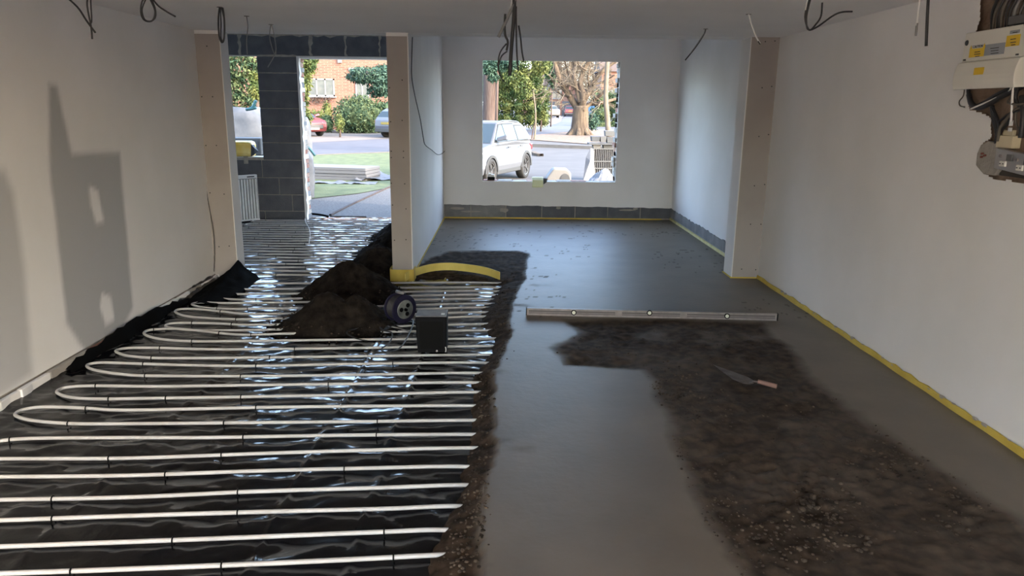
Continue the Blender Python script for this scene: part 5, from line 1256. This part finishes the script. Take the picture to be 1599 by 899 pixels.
# polystyrene boards on the lawn
A = ong(489, 281); A.z = gz(A.y)+.02; B_ = ong(572, 284); d = B_-A
t = thing('polystyrene_stack', A, 'stack of long white polystyrene boards lying on the lawn', 'insulation boards', rot=(0, 0, math.atan2(d.y, d.x)))
Ls = d.length*.98
for k in range(4):
    b = MB(); o_ = random.uniform(-.04, .04); b.box((-1.0+o_, o_, k*.085), (Ls+o_, .95, k*.085+.078)); part('board', b, M['styro'], t, bevel=.006)
n = 30; U, V = np.meshgrid(np.linspace(0, 1, n), np.linspace(0, 1, 18))
P0 = ong(556, 284); X = P0.x+U*1.15; Y_ = P0.y-.15+V*1.5+U*.6
Z = gz(19)+.03+.16*np.abs(fbm(U*4, V*3))*(1-.6*U)+.25*np.exp(-((U-.15)/.2)**2)*V
grid('wrapping_film', X, Y_, Z, M['white_film'], label='crumpled white wrapping film trailing off the polystyrene boards on the grass', cat='plastic film')
P0 = ong(486, 286); X = P0.x+U*1.7; Y_ = P0.y-.35+V*.5
grid('wrapping_film', X, Y_, gz(19)+.02+.07*np.abs(fbm(U*7, V*3)), M['white_film'], label='flat white film spread in front of the polystyrene boards', cat='plastic film')
# right of the window: stacked radiators, planters, sheets
Yc = 20.5; g = gz(Yc); px2x = lambda x: ony(x, 250, Yc).x; pz = lambda y: ony(945, y, Yc).z
t = thing('old_radiator_stack', (px2x(944), Yc, g), 'upright brown-white ribbed grille panel stacked outside the right of the window', 'grille')
zt_ = pz(232)
b = MB(); b.box((px2x(927), Yc+.03, g+.02), (px2x(970), Yc+.28, zt_)); obj('backing', b, M['bark_red'], t)
for k in range(15):
    x = px2x(927+k*2.9); b = MB(); b.box((x, Yc-.02, g+.02), (x+.02, Yc+.03, zt_)); obj('bar', b, M['planter_p'], t)
for z in (zt_, (zt_+g)/2+.1, g+.35): b = MB(); b.box((px2x(926), Yc-.03, z-.02), (px2x(970), Yc+.0, z+.01)); obj('cross_bar', b, M['planter_p'], t)
for k, (x0, x1, y0_, y1_, m, lab) in enumerate(((922,936,213,221,'planter','dark planter box on top of the grille stack, left one'),(946,962,214,223,'planter','dark square planter on the grille stack, right one'),(943,960,204,212.5,'planter_p','pale grey tray standing above the right planter'),(936,946,213,222,'planter_p','small grey pot between the dark planters'),(925,938,226,232,'upvc','white block under the planter shelf, left one'),(941,957,226,232,'planter_p','grey block under the planter shelf, right one'))):
    b = MB(); a0, a1 = px2x(x0), px2x(x1); z0_, z1_ = pz(y1_), pz(y0_); ins = .02
    b.add([(a0+ins, Yc+.02, z0_), (a1-ins, Yc+.02, z0_), (a1-ins, Yc+.28, z0_), (a0+ins, Yc+.28, z0_), (a0, Yc, z1_), (a1, Yc, z1_), (a1, Yc+.3, z1_), (a0, Yc+.3, z1_)], [(0,3,2,1),(0,1,5,4),(1,2,6,5),(2,3,7,6),(3,0,4,7),(4,5,6,7)])
    obj('planter' if k < 4 else 'block', b, M[m], label=lab, cat='planter' if k < 4 else 'block', bevel=.008)
b = MB(); b.box((px2x(918), Yc-.1, pz(224.5)-.02), (px2x(964), Yc+.35, pz(224.5)+.02)); obj('shelf_board', b, M['planter'], label='dark board laid across the grille stack carrying the planters', cat='board')
b = MB(); b.add([(px2x(921), Yc-.05, pz(231)), (px2x(926), Yc-.06, pz(232)), (px2x(930), Yc-.1, g), (px2x(910), Yc-.25, g), (px2x(914), Yc-.12, pz(245)), (px2x(920), Yc-.22, pz(250))], [(0,5,4),(0,1,5),(1,2,5),(5,2,3),(5,3,4)]); obj('draped_sheet', b, M['white_film'], label='white plastic sheet draped down the left side of the grille stack', cat='plastic sheet')
n = 26; U, V = np.meshgrid(np.linspace(0, 1, n), np.linspace(0, 1, n)); Yq = 17.5
x0_ = ony(922, 275, Yq).x; x1_ = ony(975, 275, Yq).x; hz_ = ony(945, 262, Yq).z-gz(Yq)
grid('film_pile', x0_+U*(x1_-x0_), Yq+V*1.0, gz(Yq)+hz_*np.sin(PI*np.clip(U*.9+.1, 0, 1))**.7*(np.sin(PI*V)**.6)*(.85+.3*fbm(U*5, V*5))-.01, M['white_film'], smooth=False, label='heap of pale blue-white wrapping film outside the lower right of the window', cat='plastic film')
# white appliance/tub
Yt = 15.5; p = ony(868, 262, Yt); g = gz(Yt); tp = p.z
t = thing('white_tub', (ony(872, 262, Yt).x, Yt, g), 'white moulded tub standing outside below the middle of the window', 'tub')
sxx = Yt/F; b = MB()
lo = .20; prof = [(-19*sxx, 0), (19*sxx, 0), (19*sxx, (tp-g)-.10), (13*sxx, (tp-g)-.01), (-6*sxx, tp-g), (-9*sxx, tp-g-.01), (-19*sxx, tp-g-.2)]
b.prism(prof, -.2, .25); part('shell', b, M['upvc'], t, bevel=.03)
b = MB(); n = 10; q = [(9.5*sxx+8*sxx*math.cos(PI*i/n), tp-g-.26+.16*math.sin(PI*i/n)) for i in range(n+1)]; b.prism(q+[(1.5*sxx, 0), (17.5*sxx, 0)][::1], -.215, -.20); part('opening', b, M['planter'], t)
